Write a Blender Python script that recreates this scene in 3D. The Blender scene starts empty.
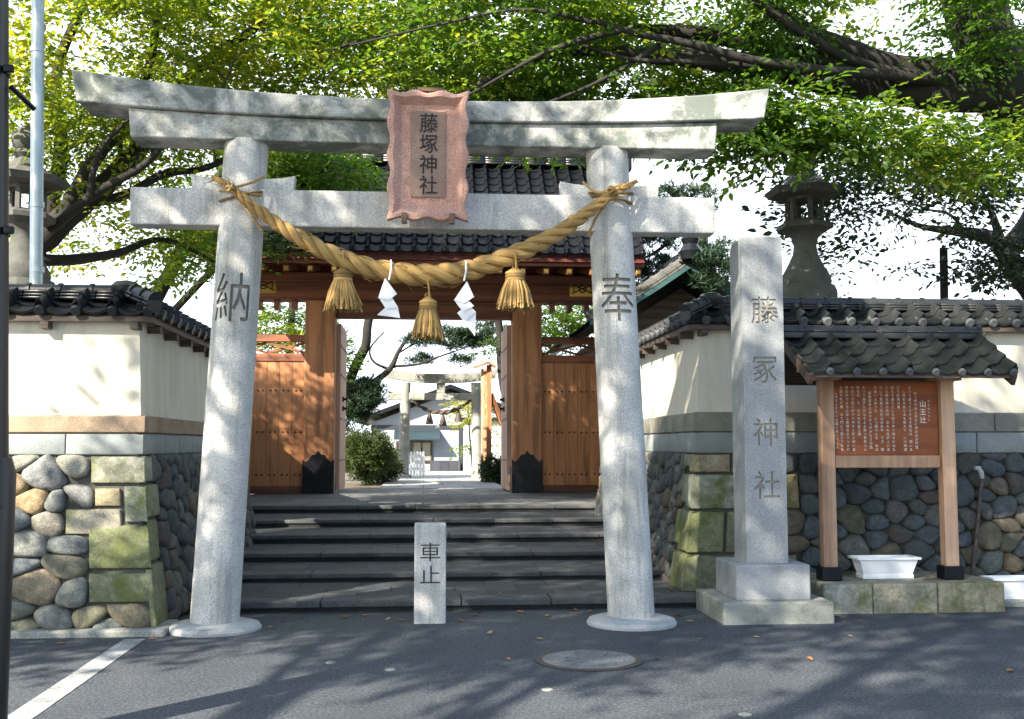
import bpy, bmesh, math, random
import numpy as np
from mathutils import Vector, Matrix, noise
R = math.radians
rng = random.Random(7)
nr = np.random.RandomState(11)
S = bpy.context.scene
COL = S.collection

# ------------------------------------------------------------------ camera, sky, sun, exposure
EYE = 1.5; FPX = 1080.0; YAW = R(4.66); PIT = R(4.53)
cam = bpy.data.cameras.new('camera'); cam.sensor_width = 36; cam.lens = 36 * FPX / 1024
cam.clip_start = 0.1; cam.clip_end = 3000
co = bpy.data.objects.new('camera', cam); COL.objects.link(co); S.camera = co
co.location = (0, 0, EYE); co.rotation_euler = (R(90) + PIT, 0, -YAW)

SUN_TO = Vector((-0.56, -0.60, 0.57)).normalized()      # towards the sun
W = bpy.data.worlds.new('World'); S.world = W; W.use_nodes = True
wn = W.node_tree.nodes; wl = W.node_tree.links
sky = wn.new('ShaderNodeTexSky'); sky.sky_type = 'NISHITA'; sky.sun_disc = False
sky.sun_elevation = math.asin(SUN_TO.z); sky.sun_rotation = math.atan2(SUN_TO.x, SUN_TO.y)
sky.air_density = 1.0; sky.dust_density = 0.7; sky.ozone_density = 1.0
# bright thin cloud over the northern half of the sky, clear blue elsewhere
tcw = wn.new('ShaderNodeTexCoord'); sepw = wn.new('ShaderNodeSeparateXYZ'); wl.new(tcw.outputs['Generated'], sepw.inputs[0])
nw = wn.new('ShaderNodeTexNoise'); nw.inputs['Scale'].default_value = 2.2; nw.inputs['Detail'].default_value = 7; wl.new(tcw.outputs['Generated'], nw.inputs['Vector'])
ad = wn.new('ShaderNodeMath'); ad.operation = 'MULTIPLY_ADD'; wl.new(nw.outputs['Fac'], ad.inputs[0]); ad.inputs[1].default_value = 0.9; wl.new(sepw.outputs['Y'], ad.inputs[2])
rw = wn.new('ShaderNodeValToRGB'); rw.color_ramp.elements[0].position = 0.55; rw.color_ramp.elements[1].position = 0.95; wl.new(ad.outputs[0], rw.inputs[0])
mw = wn.new('ShaderNodeMix'); mw.data_type = 'RGBA'; wl.new(rw.outputs[0], mw.inputs[0]); wl.new(sky.outputs[0], mw.inputs[6]); mw.inputs[7].default_value = (6.3, 6.9, 7.7, 1)
wl.new(mw.outputs[2], wn['Background'].inputs[0]); wn['Background'].inputs[1].default_value = 0.10
sl = bpy.data.lights.new('sun', 'SUN'); sl.energy = 5.0; sl.angle = R(0.5); sl.color = (1.0, 0.91, 0.75)
so = bpy.data.objects.new('sun', sl); COL.objects.link(so); so.rotation_euler = (-SUN_TO).to_track_quat('-Z', 'Y').to_euler()
S.view_settings.view_transform = 'Standard'; S.view_settings.look = 'None'
S.view_settings.exposure = 1.75; S.view_settings.gamma = 1.0; S.view_settings.use_curve_mapping = False
S.render.engine = 'CYCLES'; S.cycles.use_denoising = True
S.cycles.max_bounces = 7; S.cycles.transparent_max_bounces = 8
S.cycles.sample_clamp_indirect = 8.0

_f = Vector((math.sin(YAW)*math.cos(PIT), math.cos(YAW)*math.cos(PIT), math.sin(PIT)))
_r = Vector((math.cos(YAW), -math.sin(YAW), 0)); _u = _r.cross(_f)
def at(px, py, Y):
    """the point of the place seen at a pixel of the photograph, at the depth Y metres up the approach"""
    d = _f*FPX + _r*(px-512) + _u*(359.5-py)
    return Vector((0, 0, EYE)) + d*(Y/d.y)

# ------------------------------------------------------------------ materials
def newmat(name):
    m = bpy.data.materials.new(name); m.use_nodes = True
    return m, m.node_tree.nodes, m.node_tree.links, m.node_tree.nodes['Principled BSDF']
def ramp(n, l, src, stops, interp='LINEAR'):
    r = n.new('ShaderNodeValToRGB'); e = r.color_ramp.elements; r.color_ramp.interpolation = interp
    while len(e) < len(stops): e.new(0.5)
    for k, (p, c) in enumerate(stops):
        e[k].position = p; e[k].color = (c, c, c, 1) if not hasattr(c, '__len__') else (*c, 1)
    l.new(src, r.inputs[0]); return r.outputs[0]
def coords(n, l, scale=(1, 1, 1), rot=(0, 0, 0), kind='Object'):
    t = n.new('ShaderNodeTexCoord'); mp = n.new('ShaderNodeMapping')
    mp.inputs['Scale'].default_value = scale; mp.inputs['Rotation'].default_value = rot
    l.new(t.outputs[kind], mp.inputs[0]); return mp.outputs[0]
def nz(n, l, vec, scale, detail=6, rough=0.6, dist=0):
    t = n.new('ShaderNodeTexNoise'); t.inputs['Scale'].default_value = scale; t.inputs['Detail'].default_value = detail
    t.inputs['Roughness'].default_value = rough; t.inputs['Distortion'].default_value = dist
    l.new(vec, t.inputs['Vector']); return t.outputs['Fac']
def mix(n, l, fac, a, b, mode='MIX'):
    m = n.new('ShaderNodeMix'); m.data_type = 'RGBA'; m.blend_type = mode
    for sock, v in ((m.inputs[0], fac), (m.inputs[6], a), (m.inputs[7], b)):
        if hasattr(v, 'is_linked'): l.new(v, sock)
        elif hasattr(v, '__len__'): sock.default_value = (*v, 1)
        else: sock.default_value = v
    return m.outputs[2]
def attr(n, name='rnd'):
    a = n.new('ShaderNodeAttribute'); a.attribute_name = name; return a.outputs['Fac']
def bump(n, l, bs, h, strength=0.4, dist=0.01):
    b = n.new('ShaderNodeBump'); b.inputs['Strength'].default_value = strength; b.inputs['Distance'].default_value = dist
    l.new(h, b.inputs['Height']); l.new(b.outputs[0], bs.inputs['Normal'])
def mathn(n, l, op, a, b):
    m = n.new('ShaderNodeMath'); m.operation = op
    for s, v in ((m.inputs[0], a), (m.inputs[1], b)):
        if hasattr(v, 'is_linked'): l.new(v, s)
        else: s.default_value = v
    return m.outputs[0]

def stone(name, dark, light, speck=0.25, grime=None, grime_amt=0.5, moss=None, scale=1.0, rough=0.85, bmp=0.35, perstone=None, streak=False, lich=0.5):
    m, n, l, b = newmat(name); v = coords(n, l)
    c = ramp(n, l, nz(n, l, v, 3.0*scale, 8, 0.65), [(0.3, dark), (0.7, light)])
    if perstone:
        c2 = ramp(n, l, attr(n), perstone)
        c = mix(n, l, 0.8, c, c2)
        mott = ramp(n, l, nz(n, l, v, 11*scale, 9, 0.75, 0.6), [(0.3, 0.45), (0.5, 0.95), (0.7, 1.55)])
        c = mix(n, l, 1.0, c, mott, 'MULTIPLY')
    sp = ramp(n, l, nz(n, l, v, 130*scale, 2, 0.8), [(0.36, 1-speck*1.6), (0.5, 1.0), (0.66, 1+speck)])
    c = mix(n, l, 1.0, c, sp, 'MULTIPLY')
    if grime:
        gv = coords(n, l, (2.2, 2.2, 0.22)) if streak else v
        g1 = ramp(n, l, nz(n, l, gv, 2.6, 9, 0.72, 0.4), [(lich, 0.0), (lich+0.16, grime_amt)])
        c = mix(n, l, g1, c, grime)
    if moss:
        g2 = ramp(n, l, nz(n, l, v, 1.9, 8, 0.7, 0.3), [(moss[1], 0.0), (moss[1]+0.14, 0.9)])
        c = mix(n, l, g2, c, moss[0])
    l.new(c, b.inputs['Base Color']); b.inputs['Roughness'].default_value = rough
    h = mathn(n, l, 'ADD', nz(n, l, v, 60*scale, 6, 0.75), mathn(n, l, 'MULTIPLY', nz(n, l, v, 8, 4), 1.5))
    bump(n, l, b, h, bmp, 0.008)
    return m

def wood(name, dark, light, axis='Z', scale=1.0, rough=0.6, weather=None):
    m, n, l, b = newmat(name)
    sc = {'Z': (9, 9, 0.8), 'X': (0.8, 9, 9), 'Y': (9, 0.8, 9)}[axis]
    v = coords(n, l, tuple(k*scale for k in sc))
    f1 = nz(n, l, v, 1.6, 5, 0.6, 1.6)
    w = n.new('ShaderNodeTexWave'); w.wave_type = 'RINGS'; w.inputs['Scale'].default_value = 1.1
    w.inputs['Distortion'].default_value = 5.0; w.inputs['Detail'].default_value = 3; w.inputs['Detail Scale'].default_value = 1.2
    l.new(v, w.inputs['Vector'])
    g = mix(n, l, 0.45, f1, w.outputs['Fac'])
    c = ramp(n, l, g, [(0.25, dark), (0.75, light)])
    pb = ramp(n, l, attr(n), [(0, 0.78), (1, 1.2)]); c = mix(n, l, 1.0, c, pb, 'MULTIPLY')
    if weather:
        g2 = ramp(n, l, nz(n, l, coords(n, l), 1.4, 6, 0.7), [(0.45, 0.0), (0.75, 0.7)]); c = mix(n, l, g2, c, weather)
    l.new(c, b.inputs['Base Color']); b.inputs['Roughness'].default_value = rough
    bump(n, l, b, g, 0.25, 0.004); return m

def plain(name, col, rough=0.6, metal=0.0, var=0.18, scale=12, bmp=0.15, spec=0.5):
    m, n, l, b = newmat(name); v = coords(n, l)
    c = ramp(n, l, nz(n, l, v, scale, 6, 0.65), [(0.25, tuple(k*(1-var) for k in col)), (0.75, tuple(min(1, k*(1+var)) for k in col))])
    l.new(c, b.inputs['Base Color']); b.inputs['Roughness'].default_value = rough; b.inputs['Metallic'].default_value = metal
    b.inputs['Specular IOR Level'].default_value = spec
    if bmp: bump(n, l, b, nz(n, l, v, scale*6, 4), bmp, 0.004)
    return m

def leafmat(name, stops, trans, tmix=0.5):
    m, n, l, b = newmat(name)
    c = ramp(n, l, attr(n), stops); l.new(c, b.inputs['Base Color']); b.inputs['Roughness'].default_value = 0.5
    t = n.new('ShaderNodeBsdfTranslucent'); ct = ramp(n, l, attr(n), trans); l.new(ct, t.inputs[0])
    ms = n.new('ShaderNodeMixShader'); ms.inputs[0].default_value = tmix
    l.new(b.outputs[0], ms.inputs[1]); l.new(t.outputs[0], ms.inputs[2]); l.new(ms.outputs[0], n['Material Output'].inputs[0])
    return m

MT = {}
MT['granite'] = stone('pale granite', (0.45, 0.445, 0.43), (0.66, 0.65, 0.63), 0.3, (0.19, 0.195, 0.17), 0.7, streak=True)
MT['granite_lichen'] = stone('lichened granite', (0.40, 0.40, 0.38), (0.62, 0.61, 0.58), 0.3, (0.075, 0.10, 0.085), 0.85, lich=0.40)
MT['granite_post'] = stone('blue grey granite', (0.27, 0.285, 0.30), (0.38, 0.39, 0.40), 0.3, (0.19, 0.20, 0.19), 0.4, streak=True)
MT['granite_base'] = stone('mossy granite', (0.22, 0.23, 0.21), (0.36, 0.36, 0.33), 0.3, (0.10, 0.12, 0.07), 0.7)
MT['engraved'] = plain('greyed engraved strokes', (0.24, 0.23, 0.20), 0.95)  # even tone, darker than the stone around the strokes
MT['engraved_dark'] = plain('dark engraved strokes', (0.07, 0.068, 0.06), 0.95)
MT['redstone'] = stone('salmon stone', (0.50, 0.27, 0.215), (0.65, 0.40, 0.325), 0.35, (0.36, 0.20, 0.165), 0.45)
MT['redpanel'] = stone('brown stone panel', (0.26, 0.17, 0.13), (0.36, 0.25, 0.20), 0.2, (0.22, 0.14, 0.11), 0.4)
MT['ink'] = plain('black paint', (0.012, 0.012, 0.016), 0.6)
MT['rust'] = plain('rusty iron', (0.16, 0.10, 0.07), 0.8)
MT['ashlar'] = stone('pale blue tuff', (0.19, 0.215, 0.22), (0.28, 0.305, 0.305), 0.14, (0.20, 0.20, 0.15), 0.4)
MT['brownband'] = stone('brown tuff coping', (0.22, 0.16, 0.11), (0.36, 0.28, 0.20), 0.35, (0.15, 0.10, 0.07), 0.6)
MT['greyband'] = stone('grey tuff coping', (0.17, 0.17, 0.145), (0.27, 0.265, 0.22), 0.25, (0.12, 0.12, 0.09), 0.6)
MT['quoin'] = stone('mossy corner blocks', (0.17, 0.17, 0.13), (0.32, 0.31, 0.24), 0.25, None, 0, ((0.085, 0.105, 0.016), 0.47),
                    perstone=[(0.0, (0.34, 0.33, 0.28)), (0.3, (0.30, 0.24, 0.14)), (0.5, (0.25, 0.27, 0.22)), (0.75, (0.14, 0.16, 0.06)), (1.0, (0.12, 0.13, 0.08))])
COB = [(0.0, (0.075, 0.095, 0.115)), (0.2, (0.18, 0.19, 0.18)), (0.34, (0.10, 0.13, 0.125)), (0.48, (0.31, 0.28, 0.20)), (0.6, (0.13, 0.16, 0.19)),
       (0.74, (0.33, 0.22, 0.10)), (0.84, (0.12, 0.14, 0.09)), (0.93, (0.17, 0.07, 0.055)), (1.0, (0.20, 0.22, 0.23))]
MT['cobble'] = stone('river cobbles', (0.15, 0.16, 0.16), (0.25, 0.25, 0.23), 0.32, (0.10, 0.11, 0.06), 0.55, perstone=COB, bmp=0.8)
COB_SHADE = [(p, (c[0]*0.40, c[1]*0.44, c[2]*0.50)) for p, c in COB]  # cobble colours darkened and blued to hold the shade on these faces
MT['cobble_shade'] = stone('river cobbles with shade tone', (0.08, 0.09, 0.10), (0.14, 0.15, 0.15), 0.32, (0.05, 0.06, 0.04), 0.55, perstone=COB_SHADE, bmp=0.8)
MT['mortar'] = stone('mortar', (0.045, 0.045, 0.042), (0.085, 0.083, 0.075), 0.3)
MT['plaster'] = None
MT['tile'] = plain('black glazed tile', (0.009, 0.0105, 0.0135), 0.33, 0, 0.45, 5, 0.3, 0.4)
MT['tile_gate'] = plain('shade darkened roof tile', (0.006, 0.007, 0.009), 0.5, 0, 0.4, 5, 0.25, 0.18)  # black glazed tile again, darkened and dulled for the shade on the gate roof
MT['tile_rough'] = stone('weathered grey tile', (0.009, 0.010, 0.012), (0.028, 0.030, 0.033), 0.35, (0.06, 0.06, 0.054), 0.45, rough=0.42)
MT['tile_end'] = stone('tile end discs', (0.05, 0.056, 0.064), (0.10, 0.11, 0.12), 0.3)
MT['oldwood'] = wood('grey brown old timber', (0.035, 0.024, 0.018), (0.085, 0.06, 0.045), 'X')
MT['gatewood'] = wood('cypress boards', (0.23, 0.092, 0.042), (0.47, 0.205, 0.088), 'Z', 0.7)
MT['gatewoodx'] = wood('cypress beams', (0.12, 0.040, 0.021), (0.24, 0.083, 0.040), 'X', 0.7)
MT['door_sunlit'] = wood('sunlit toned door boards', (0.38, 0.22, 0.15), (0.55, 0.35, 0.25), 'Z', 0.7)  # gate cypress made paler: sunlight on the open leaves is put into the colour
MT['redboard'] = wood('red eave boards', (0.075, 0.014, 0.012), (0.15, 0.028, 0.022), 'X')
MT['iron'] = plain('black iron', (0.012, 0.013, 0.018), 0.45, 0.6)
MT['gold'] = plain('gilt metal', (0.75, 0.50, 0.14), 0.32, 1.0, 0.25, 20, 0.3)
MT['signwood'] = wood('notice board timber', (0.34, 0.19, 0.115), (0.52, 0.33, 0.22), 'Z', 1.0)
MT['signboard'] = wood('orange brown board', (0.20, 0.052, 0.014), (0.30, 0.085, 0.022), 'X', 0.8)
MT['white_paint'] = plain('white lettering paint', (0.78, 0.76, 0.72), 0.6)
MT['white_plastic'] = plain('white plastic', (0.80, 0.82, 0.84), 0.35, 0, 0.06, 8, 0.05)
MT['paper'] = plain('white paper', (0.86, 0.86, 0.88), 0.8, 0, 0.03)
MT['white_line'] = stone('worn white line paint', (0.26, 0.275, 0.28), (0.42, 0.43, 0.43), 0.4, (0.09, 0.09, 0.10), 0.7)
MT['steel'] = plain('galvanised pipe', (0.46, 0.51, 0.52), 0.38, 0.6, 0.12, 6)
MT['darksteel'] = plain('dark brown painted steel', (0.022, 0.018, 0.017), 0.38, 0.2, 0.3, 6)
MT['bark'] = stone('bark', (0.008, 0.007, 0.006), (0.026, 0.022, 0.018), 0.35, (0.04, 0.043, 0.034), 0.4, bmp=0.9)
MT['concrete'] = stone('pale concrete', (0.38, 0.385, 0.38), (0.52, 0.52, 0.51), 0.2, (0.22, 0.22, 0.2), 0.5)
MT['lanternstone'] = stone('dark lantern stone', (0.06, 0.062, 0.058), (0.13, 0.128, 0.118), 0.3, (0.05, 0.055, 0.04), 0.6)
MT['copper'] = plain('green copper roofing', (0.035, 0.088, 0.095), 0.55, 0.2, 0.25, 5)
MT['housewall'] = plain('white house wall with shade', (0.30, 0.325, 0.36), 0.85, 0, 0.06, 3)  # white wall; the shade on its front is mixed into this blue grey
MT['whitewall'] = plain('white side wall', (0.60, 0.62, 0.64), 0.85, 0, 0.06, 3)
MT['trim'] = plain('dark grey trim', (0.03, 0.034, 0.045), 0.5)
MT['glass'] = plain('window glass', (0.28, 0.27, 0.24), 0.08, 0, 0.3, 2, 0)
MT['awning'] = plain('blue green metal sheet', (0.035, 0.065, 0.08), 0.45, 0.3)
MT['castiron'] = stone('cast iron cover', (0.13, 0.135, 0.14), (0.21, 0.215, 0.22), 0.3, (0.07, 0.07, 0.07), 0.4, rough=0.6)
MT['deadleaf'] = plain('dead leaf', (0.36, 0.16, 0.045), 0.8, 0, 0.5, 9)
MT['deadleaf_pale'] = plain('pale dead leaf', (0.46, 0.34, 0.14), 0.8, 0, 0.4, 9)
def plaster():
    m, n, l, b = newmat('cream plaster'); v = coords(n, l)
    c = ramp(n, l, nz(n, l, v, 1.8, 8, 0.65), [(0.3, (0.57, 0.53, 0.43)), (0.7, (0.66, 0.62, 0.53))])
    st = ramp(n, l, nz(n, l, coords(n, l, (3.5, 3.5, 0.4)), 1.6, 9, 0.75, 0.3), [(0.46, 0.0), (0.72, 0.6)])
    c = mix(n, l, st, c, (0.40, 0.37, 0.30))
    l.new(c, b.inputs['Base Color']); b.inputs['Roughness'].default_value = 0.92
    bump(n, l, b, nz(n, l, v, 40, 5), 0.2, 0.005); return m
MT['plaster'] = plaster()
def straw():
    m, n, l, b = newmat('straw'); v = coords(n, l, (1, 1, 1), kind='UV')
    f = nz(n, l, coords(n, l, (1.6, 9, 1), kind='UV'), 3.0, 7, 0.75)
    c = ramp(n, l, f, [(0.30, (0.12, 0.066, 0.02)), (0.5, (0.36, 0.222, 0.07)), (0.70, (0.54, 0.36, 0.135))])
    pb = ramp(n, l, attr(n), [(0, 0.5), (0.5, 1.0), (1, 1.5)]); c = mix(n, l, 1.0, c, pb, 'MULTIPLY')
    l.new(c, b.inputs['Base Color']); b.inputs['Roughness'].default_value = 0.75
    bump(n, l, b, f, 0.6, 0.006); return m
MT['straw'] = straw()
def asphalt():
    m, n, l, b = newmat('worn asphalt'); v = coords(n, l)
    c = ramp(n, l, nz(n, l, v, 0.9, 9, 0.7, 0.3), [(0.3, (0.032, 0.039, 0.050)), (0.7, (0.062, 0.070, 0.083))])
    ag = ramp(n, l, nz(n, l, v, 48, 5, 0.92), [(0.38, 0.25), (0.5, 0.9), (0.6, 2.6)])
    c = mix(n, l, 1.0, c, ag, 'MULTIPLY')
    st = ramp(n, l, nz(n, l, v, 2.2, 8, 0.7, 0.8), [(0.55, 0.0), (0.7, 0.5)]); c = mix(n, l, st, c, (0.05, 0.052, 0.056))
    vo = n.new('ShaderNodeTexVoronoi'); vo.feature = 'DISTANCE_TO_EDGE'; vo.inputs['Scale'].default_value = 0.55
    wv = nz(n, l, v, 3, 6, 0.7); vm = n.new('ShaderNodeVectorMath'); vm.operation = 'ADD'
    vs = n.new('ShaderNodeVectorMath'); vs.operation = 'SCALE'; vs.inputs['Scale'].default_value = 0.5
    nzc = n.new('ShaderNodeTexNoise'); nzc.inputs['Scale'].default_value = 2.0; nzc.inputs['Detail'].default_value = 6; l.new(v, nzc.inputs['Vector'])
    l.new(nzc.outputs['Color'], vs.inputs[0]); l.new(v, vm.inputs[0]); l.new(vs.outputs[0], vm.inputs[1]); l.new(vm.outputs[0], vo.inputs['Vector'])
    ck = ramp(n, l, vo.outputs['Distance'], [(0.0, 0.55), (0.006, 0.0)]); c = mix(n, l, ck, c, (0.03, 0.03, 0.032))
    l.new(c, b.inputs['Base Color']); b.inputs['Roughness'].default_value = 0.78
    bump(n, l, b, nz(n, l, v, 160, 4, 0.8), 0.55, 0.008); return m
MT['asphalt'] = asphalt()
def paving(name, dark, light, joint, w, d, rough=0.8, grime=(0.06, 0.065, 0.06)):
    m, n, l, b = newmat(name); v = coords(n, l)
    br = n.new('ShaderNodeTexBrick'); br.inputs['Scale'].default_value = 1; br.inputs['Brick Width'].default_value = w; br.inputs['Row Height'].default_value = d
    br.inputs['Mortar Size'].default_value = 0.012; br.inputs['Mortar Smooth'].default_value = 0.3
    br.inputs['Color1'].default_value = (*dark, 1); br.inputs['Color2'].default_value = (*light, 1); br.inputs['Mortar'].default_value = (*joint, 1)
    l.new(v, br.inputs['Vector'])
    mt = ramp(n, l, nz(n, l, v, 2.2, 9, 0.7), [(0.28, 0.55), (0.72, 1.25)]); c = mix(n, l, 1.0, br.outputs['Color'], mt, 'MULTIPLY')
    sp = ramp(n, l, nz(n, l, v, 110, 2, 0.8), [(0.36, 0.7), (0.5, 1.0), (0.66, 1.25)]); c = mix(n, l, 1.0, c, sp, 'MULTIPLY')
    st = ramp(n, l, nz(n, l, v, 1.3, 8, 0.7, 0.5), [(0.5, 0.0), (0.72, 0.55)]); c = mix(n, l, st, c, grime)
    l.new(c, b.inputs['Base Color']); b.inputs['Roughness'].default_value = rough
    h = mathn(n, l, 'ADD', mathn(n, l, 'MULTIPLY', nz(n, l, v, 50, 5), 0.3), mathn(n, l, 'MULTIPLY', br.outputs['Fac'], -1.0)); bump(n, l, b, h, 0.5, 0.008)
    return m
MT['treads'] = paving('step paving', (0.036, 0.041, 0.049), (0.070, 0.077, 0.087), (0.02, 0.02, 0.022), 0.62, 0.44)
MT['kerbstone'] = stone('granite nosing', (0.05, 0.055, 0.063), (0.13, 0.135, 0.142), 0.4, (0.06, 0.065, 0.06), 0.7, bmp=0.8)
MT['riser'] = stone('stained riser stone with shade', (0.006, 0.007, 0.009), (0.018, 0.020, 0.024), 0.4, (0.02, 0.02, 0.02), 0.5)  # near-black holds both wet staining and the shade on the risers
MT['pathstone'] = paving('path slabs', (0.30, 0.30, 0.29), (0.38, 0.37, 0.35), (0.13, 0.125, 0.115), 0.9, 1.8, grime=(0.30, 0.29, 0.26))
MT['platformstone'] = paving('platform slabs', (0.12, 0.127, 0.135), (0.18, 0.185, 0.19), (0.05, 0.05, 0.05), 0.9, 0.9)
MT['earth'] = stone('garden earth', (0.09, 0.07, 0.045), (0.17, 0.14, 0.09), 0.3, (0.06, 0.07, 0.03), 0.7)
MT['plank'] = paving('blue grey deck tiles', (0.035, 0.04, 0.058), (0.06, 0.065, 0.085), (0.02, 0.02, 0.025), 0.3, 0.3)

MT['leaf_yellow'] = leafmat('yellow green leaves', [(0, (0.022, 0.052, 0.009)), (0.5, (0.060, 0.105, 0.012)), (1, (0.17, 0.175, 0.02))],
                            [(0, (0.10, 0.21, 0.016)), (0.5, (0.30, 0.41, 0.026)), (1, (0.70, 0.64, 0.045))], 0.58)
MT['leaf_green'] = leafmat('green leaves', [(0, (0.015, 0.042, 0.008)), (0.6, (0.040, 0.086, 0.012)), (1, (0.13, 0.16, 0.018))],
                           [(0, (0.07, 0.18, 0.014)), (0.6, (0.20, 0.35, 0.026)), (1, (0.60, 0.61, 0.045))], 0.56)
MT['leaf_dark'] = leafmat('dark leaves', [(0, (0.014, 0.032, 0.014)), (1, (0.038, 0.07, 0.022))], [(0, (0.02, 0.055, 0.015)), (1, (0.06, 0.12, 0.025))], 0.3)
MT['needle'] = leafmat('pine needles', [(0, (0.014, 0.036, 0.02)), (1, (0.045, 0.08, 0.032))], [(0, (0.02, 0.06, 0.02)), (1, (0.07, 0.13, 0.03))], 0.3)
MT['leaf_bush'] = leafmat('azalea leaves', [(0, (0.018, 0.036, 0.009)), (0.7, (0.045, 0.068, 0.013)), (1, (0.11, 0.105, 0.02))], [(0, (0.03, 0.07, 0.015)), (1, (0.15, 0.18, 0.03))], 0.3)

# ------------------------------------------------------------------ mesh building
class MB:
    def __init__(s): s.v = []; s.f = []; s.r = []; s.uv = []; s.mi = []; s.cur = 0
    def add(s, vs, fs, rnd=None, uvs=None):
        o = len(s.v); s.v.extend([tuple(p) for p in vs])
        r = rng.random() if rnd is None else rnd
        for k, f in enumerate(fs):
            s.f.append([i+o for i in f]); s.r.append(r); s.mi.append(s.cur)
            s.uv.append(uvs[k] if uvs else None)
    def box(s, c, d, rot=None, bev=0, rnd=None, taper=1.0, seg=2):
        bm = bmesh.new(); bmesh.ops.create_cube(bm, size=1)
        for q in bm.verts:
            k = taper if q.co.z > 0 else 1
            q.co = Vector((q.co.x*d[0]*k, q.co.y*d[1]*k, q.co.z*d[2]))
        if bev: bmesh.ops.bevel(bm, geom=list(bm.edges), offset=bev, segments=seg, profile=0.5, affect='EDGES', clamp_overlap=True)
        c = Vector(c)
        vs = [(rot @ q.co if rot else q.co) + c for q in bm.verts]
        bm.verts.index_update()
        s.add(vs, [[q.index for q in f.verts] for f in bm.faces], rnd); bm.free()
    def bb(s, x0, x1, y0, y1, z0, z1, bev=0, rnd=None):
        s.box(((x0+x1)/2, (y0+y1)/2, (z0+z1)/2), (x1-x0, y1-y0, z1-z0), None, bev, rnd)
    def bar(s, p, q, w, h, bev=0, rnd=None):
        p = Vector(p); q = Vector(q); d = q-p
        rot = d.to_track_quat('X', 'Z').to_matrix()
        s.box((p+q)/2, (d.length, w, h), rot, bev, rnd)
    def tube(s, pts, rad, seg=10, rnd=None, cap=True, ulen=None):
        P = [Vector(p) for p in pts]; n = len(P)
        if not hasattr(rad, '__len__'): rad = [rad]*n
        vs = []; fs = []; uvs = []; prev = None; L = [0]
        for i in range(1, n): L.append(L[-1]+(P[i]-P[i-1]).length)
        for i in range(n):
            t = (P[min(i+1, n-1)]-P[max(i-1, 0)]).normalized()
            if prev is None:
                a = Vector((0, 0, 1)) if abs(t.z) < 0.9 else Vector((1, 0, 0)); x = t.cross(a).normalized()
            else: x = (prev - t*prev.dot(t)).normalized()
            prev = x; y = t.cross(x)
            for k in range(seg):
                a = 2*math.pi*k/seg; vs.append(P[i]+(x*math.cos(a)+y*math.sin(a))*rad[i])
        for i in range(n-1):
            for k in range(seg):
                k2 = (k+1) % seg
                fs.append([i*seg+k, i*seg+k2, (i+1)*seg+k2, (i+1)*seg+k])
                uvs.append([(L[i], k/seg), (L[i], (k+1)/seg), (L[i+1], (k+1)/seg), (L[i+1], k/seg)])
        if cap:
            fs.append(list(range(seg))[::-1]); uvs.append([(0, 0)]*seg)
            fs.append([(n-1)*seg+k for k in range(seg)]); uvs.append([(0, 0)]*seg)
        s.add(vs, fs, rnd, uvs)
    def lathe(s, prof, c, seg=24, rnd=None, sq=None, shear=(0, 0), rot0=0):
        """prof: (r,z) from bottom to top; sq: polygon-style with seg sides"""
        c = Vector(c); vs = []; fs = []
        for r, z in prof:
            for k in range(seg):
                a = 2*math.pi*(k+0.5)/seg + rot0
                vs.append(c+Vector((r*math.cos(a)+shear[0]*z, r*math.sin(a)+shear[1]*z, z)))
        for i in range(len(prof)-1):
            for k in range(seg):
                k2 = (k+1) % seg; fs.append([i*seg+k, i*seg+k2, (i+1)*seg+k2, (i+1)*seg+k])
        fs.append(list(range(seg))[::-1]); fs.append([(len(prof)-1)*seg+k for k in range(seg)])
        s.add(vs, fs, rnd)
    def prism(s, poly, y0, y1, rnd=None):
        """poly in (x,z), extruded in y"""
        n = len(poly); vs = [(x, y0, z) for x, z in poly]+[(x, y1, z) for x, z in poly]
        fs = [list(range(n)), list(range(n, 2*n))[::-1]]+[[i, i+n, (i+1) % n+n, (i+1) % n] for i in range(n)]
        s.add(vs, fs, rnd)
    def build(s, name, mats, parent=None, smooth=None, merge=False):
        me = bpy.data.meshes.new(name); me.from_pydata(s.v, [], s.f)
        if not isinstance(mats, (list, tuple)): mats = [mats]
        for m in mats: me.materials.append(m)
        a = me.attributes.new('rnd', 'FLOAT', 'FACE'); a.data.foreach_set('value', np.array(s.r, dtype=np.float32))
        if len(mats) > 1: me.polygons.foreach_set('material_index', s.mi)
        if any(u for u in s.uv):
            ul = me.uv_layers.new(name='UVMap'); arr = []
            for f, u in zip(s.f, s.uv):
                for k in range(len(f)): arr.extend(u[k] if u else (0, 0))
            ul.data.foreach_set('uv', np.array(arr, dtype=np.float32))
        fixn(me)
        if smooth is not None:
            me.polygons.foreach_set('use_smooth', [True]*len(me.polygons)); me.set_sharp_from_angle(angle=R(smooth))
        me.update(); return link(name, me, parent)
def fixn(me):
    bm = bmesh.new(); bm.from_mesh(me); bmesh.ops.recalc_face_normals(bm, faces=bm.faces); bm.to_mesh(me); bm.free()
def link(name, data, parent=None):
    o = bpy.data.objects.new(name, data); COL.objects.link(o)
    if parent is not None:
        o.parent = parent
        if parent.type == 'EMPTY': o.matrix_parent_inverse = parent.matrix_basis.inverted()
    return o
def thing(name, label, cat, loc=(0, 0, 0), group=None, rz=0):
    o = bpy.data.objects.new(name, None); o.empty_display_size = 0.2; o.location = loc; o.rotation_euler = (0, 0, rz)
    COL.objects.link(o); return tag(o, label, cat, group)
def tag(o, label=None, cat=None, group=None, kind=None):
    if label: o['label'] = label
    if cat: o['category'] = cat
    if group: o['group'] = group
    if kind: o['kind'] = kind
    return o
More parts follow.
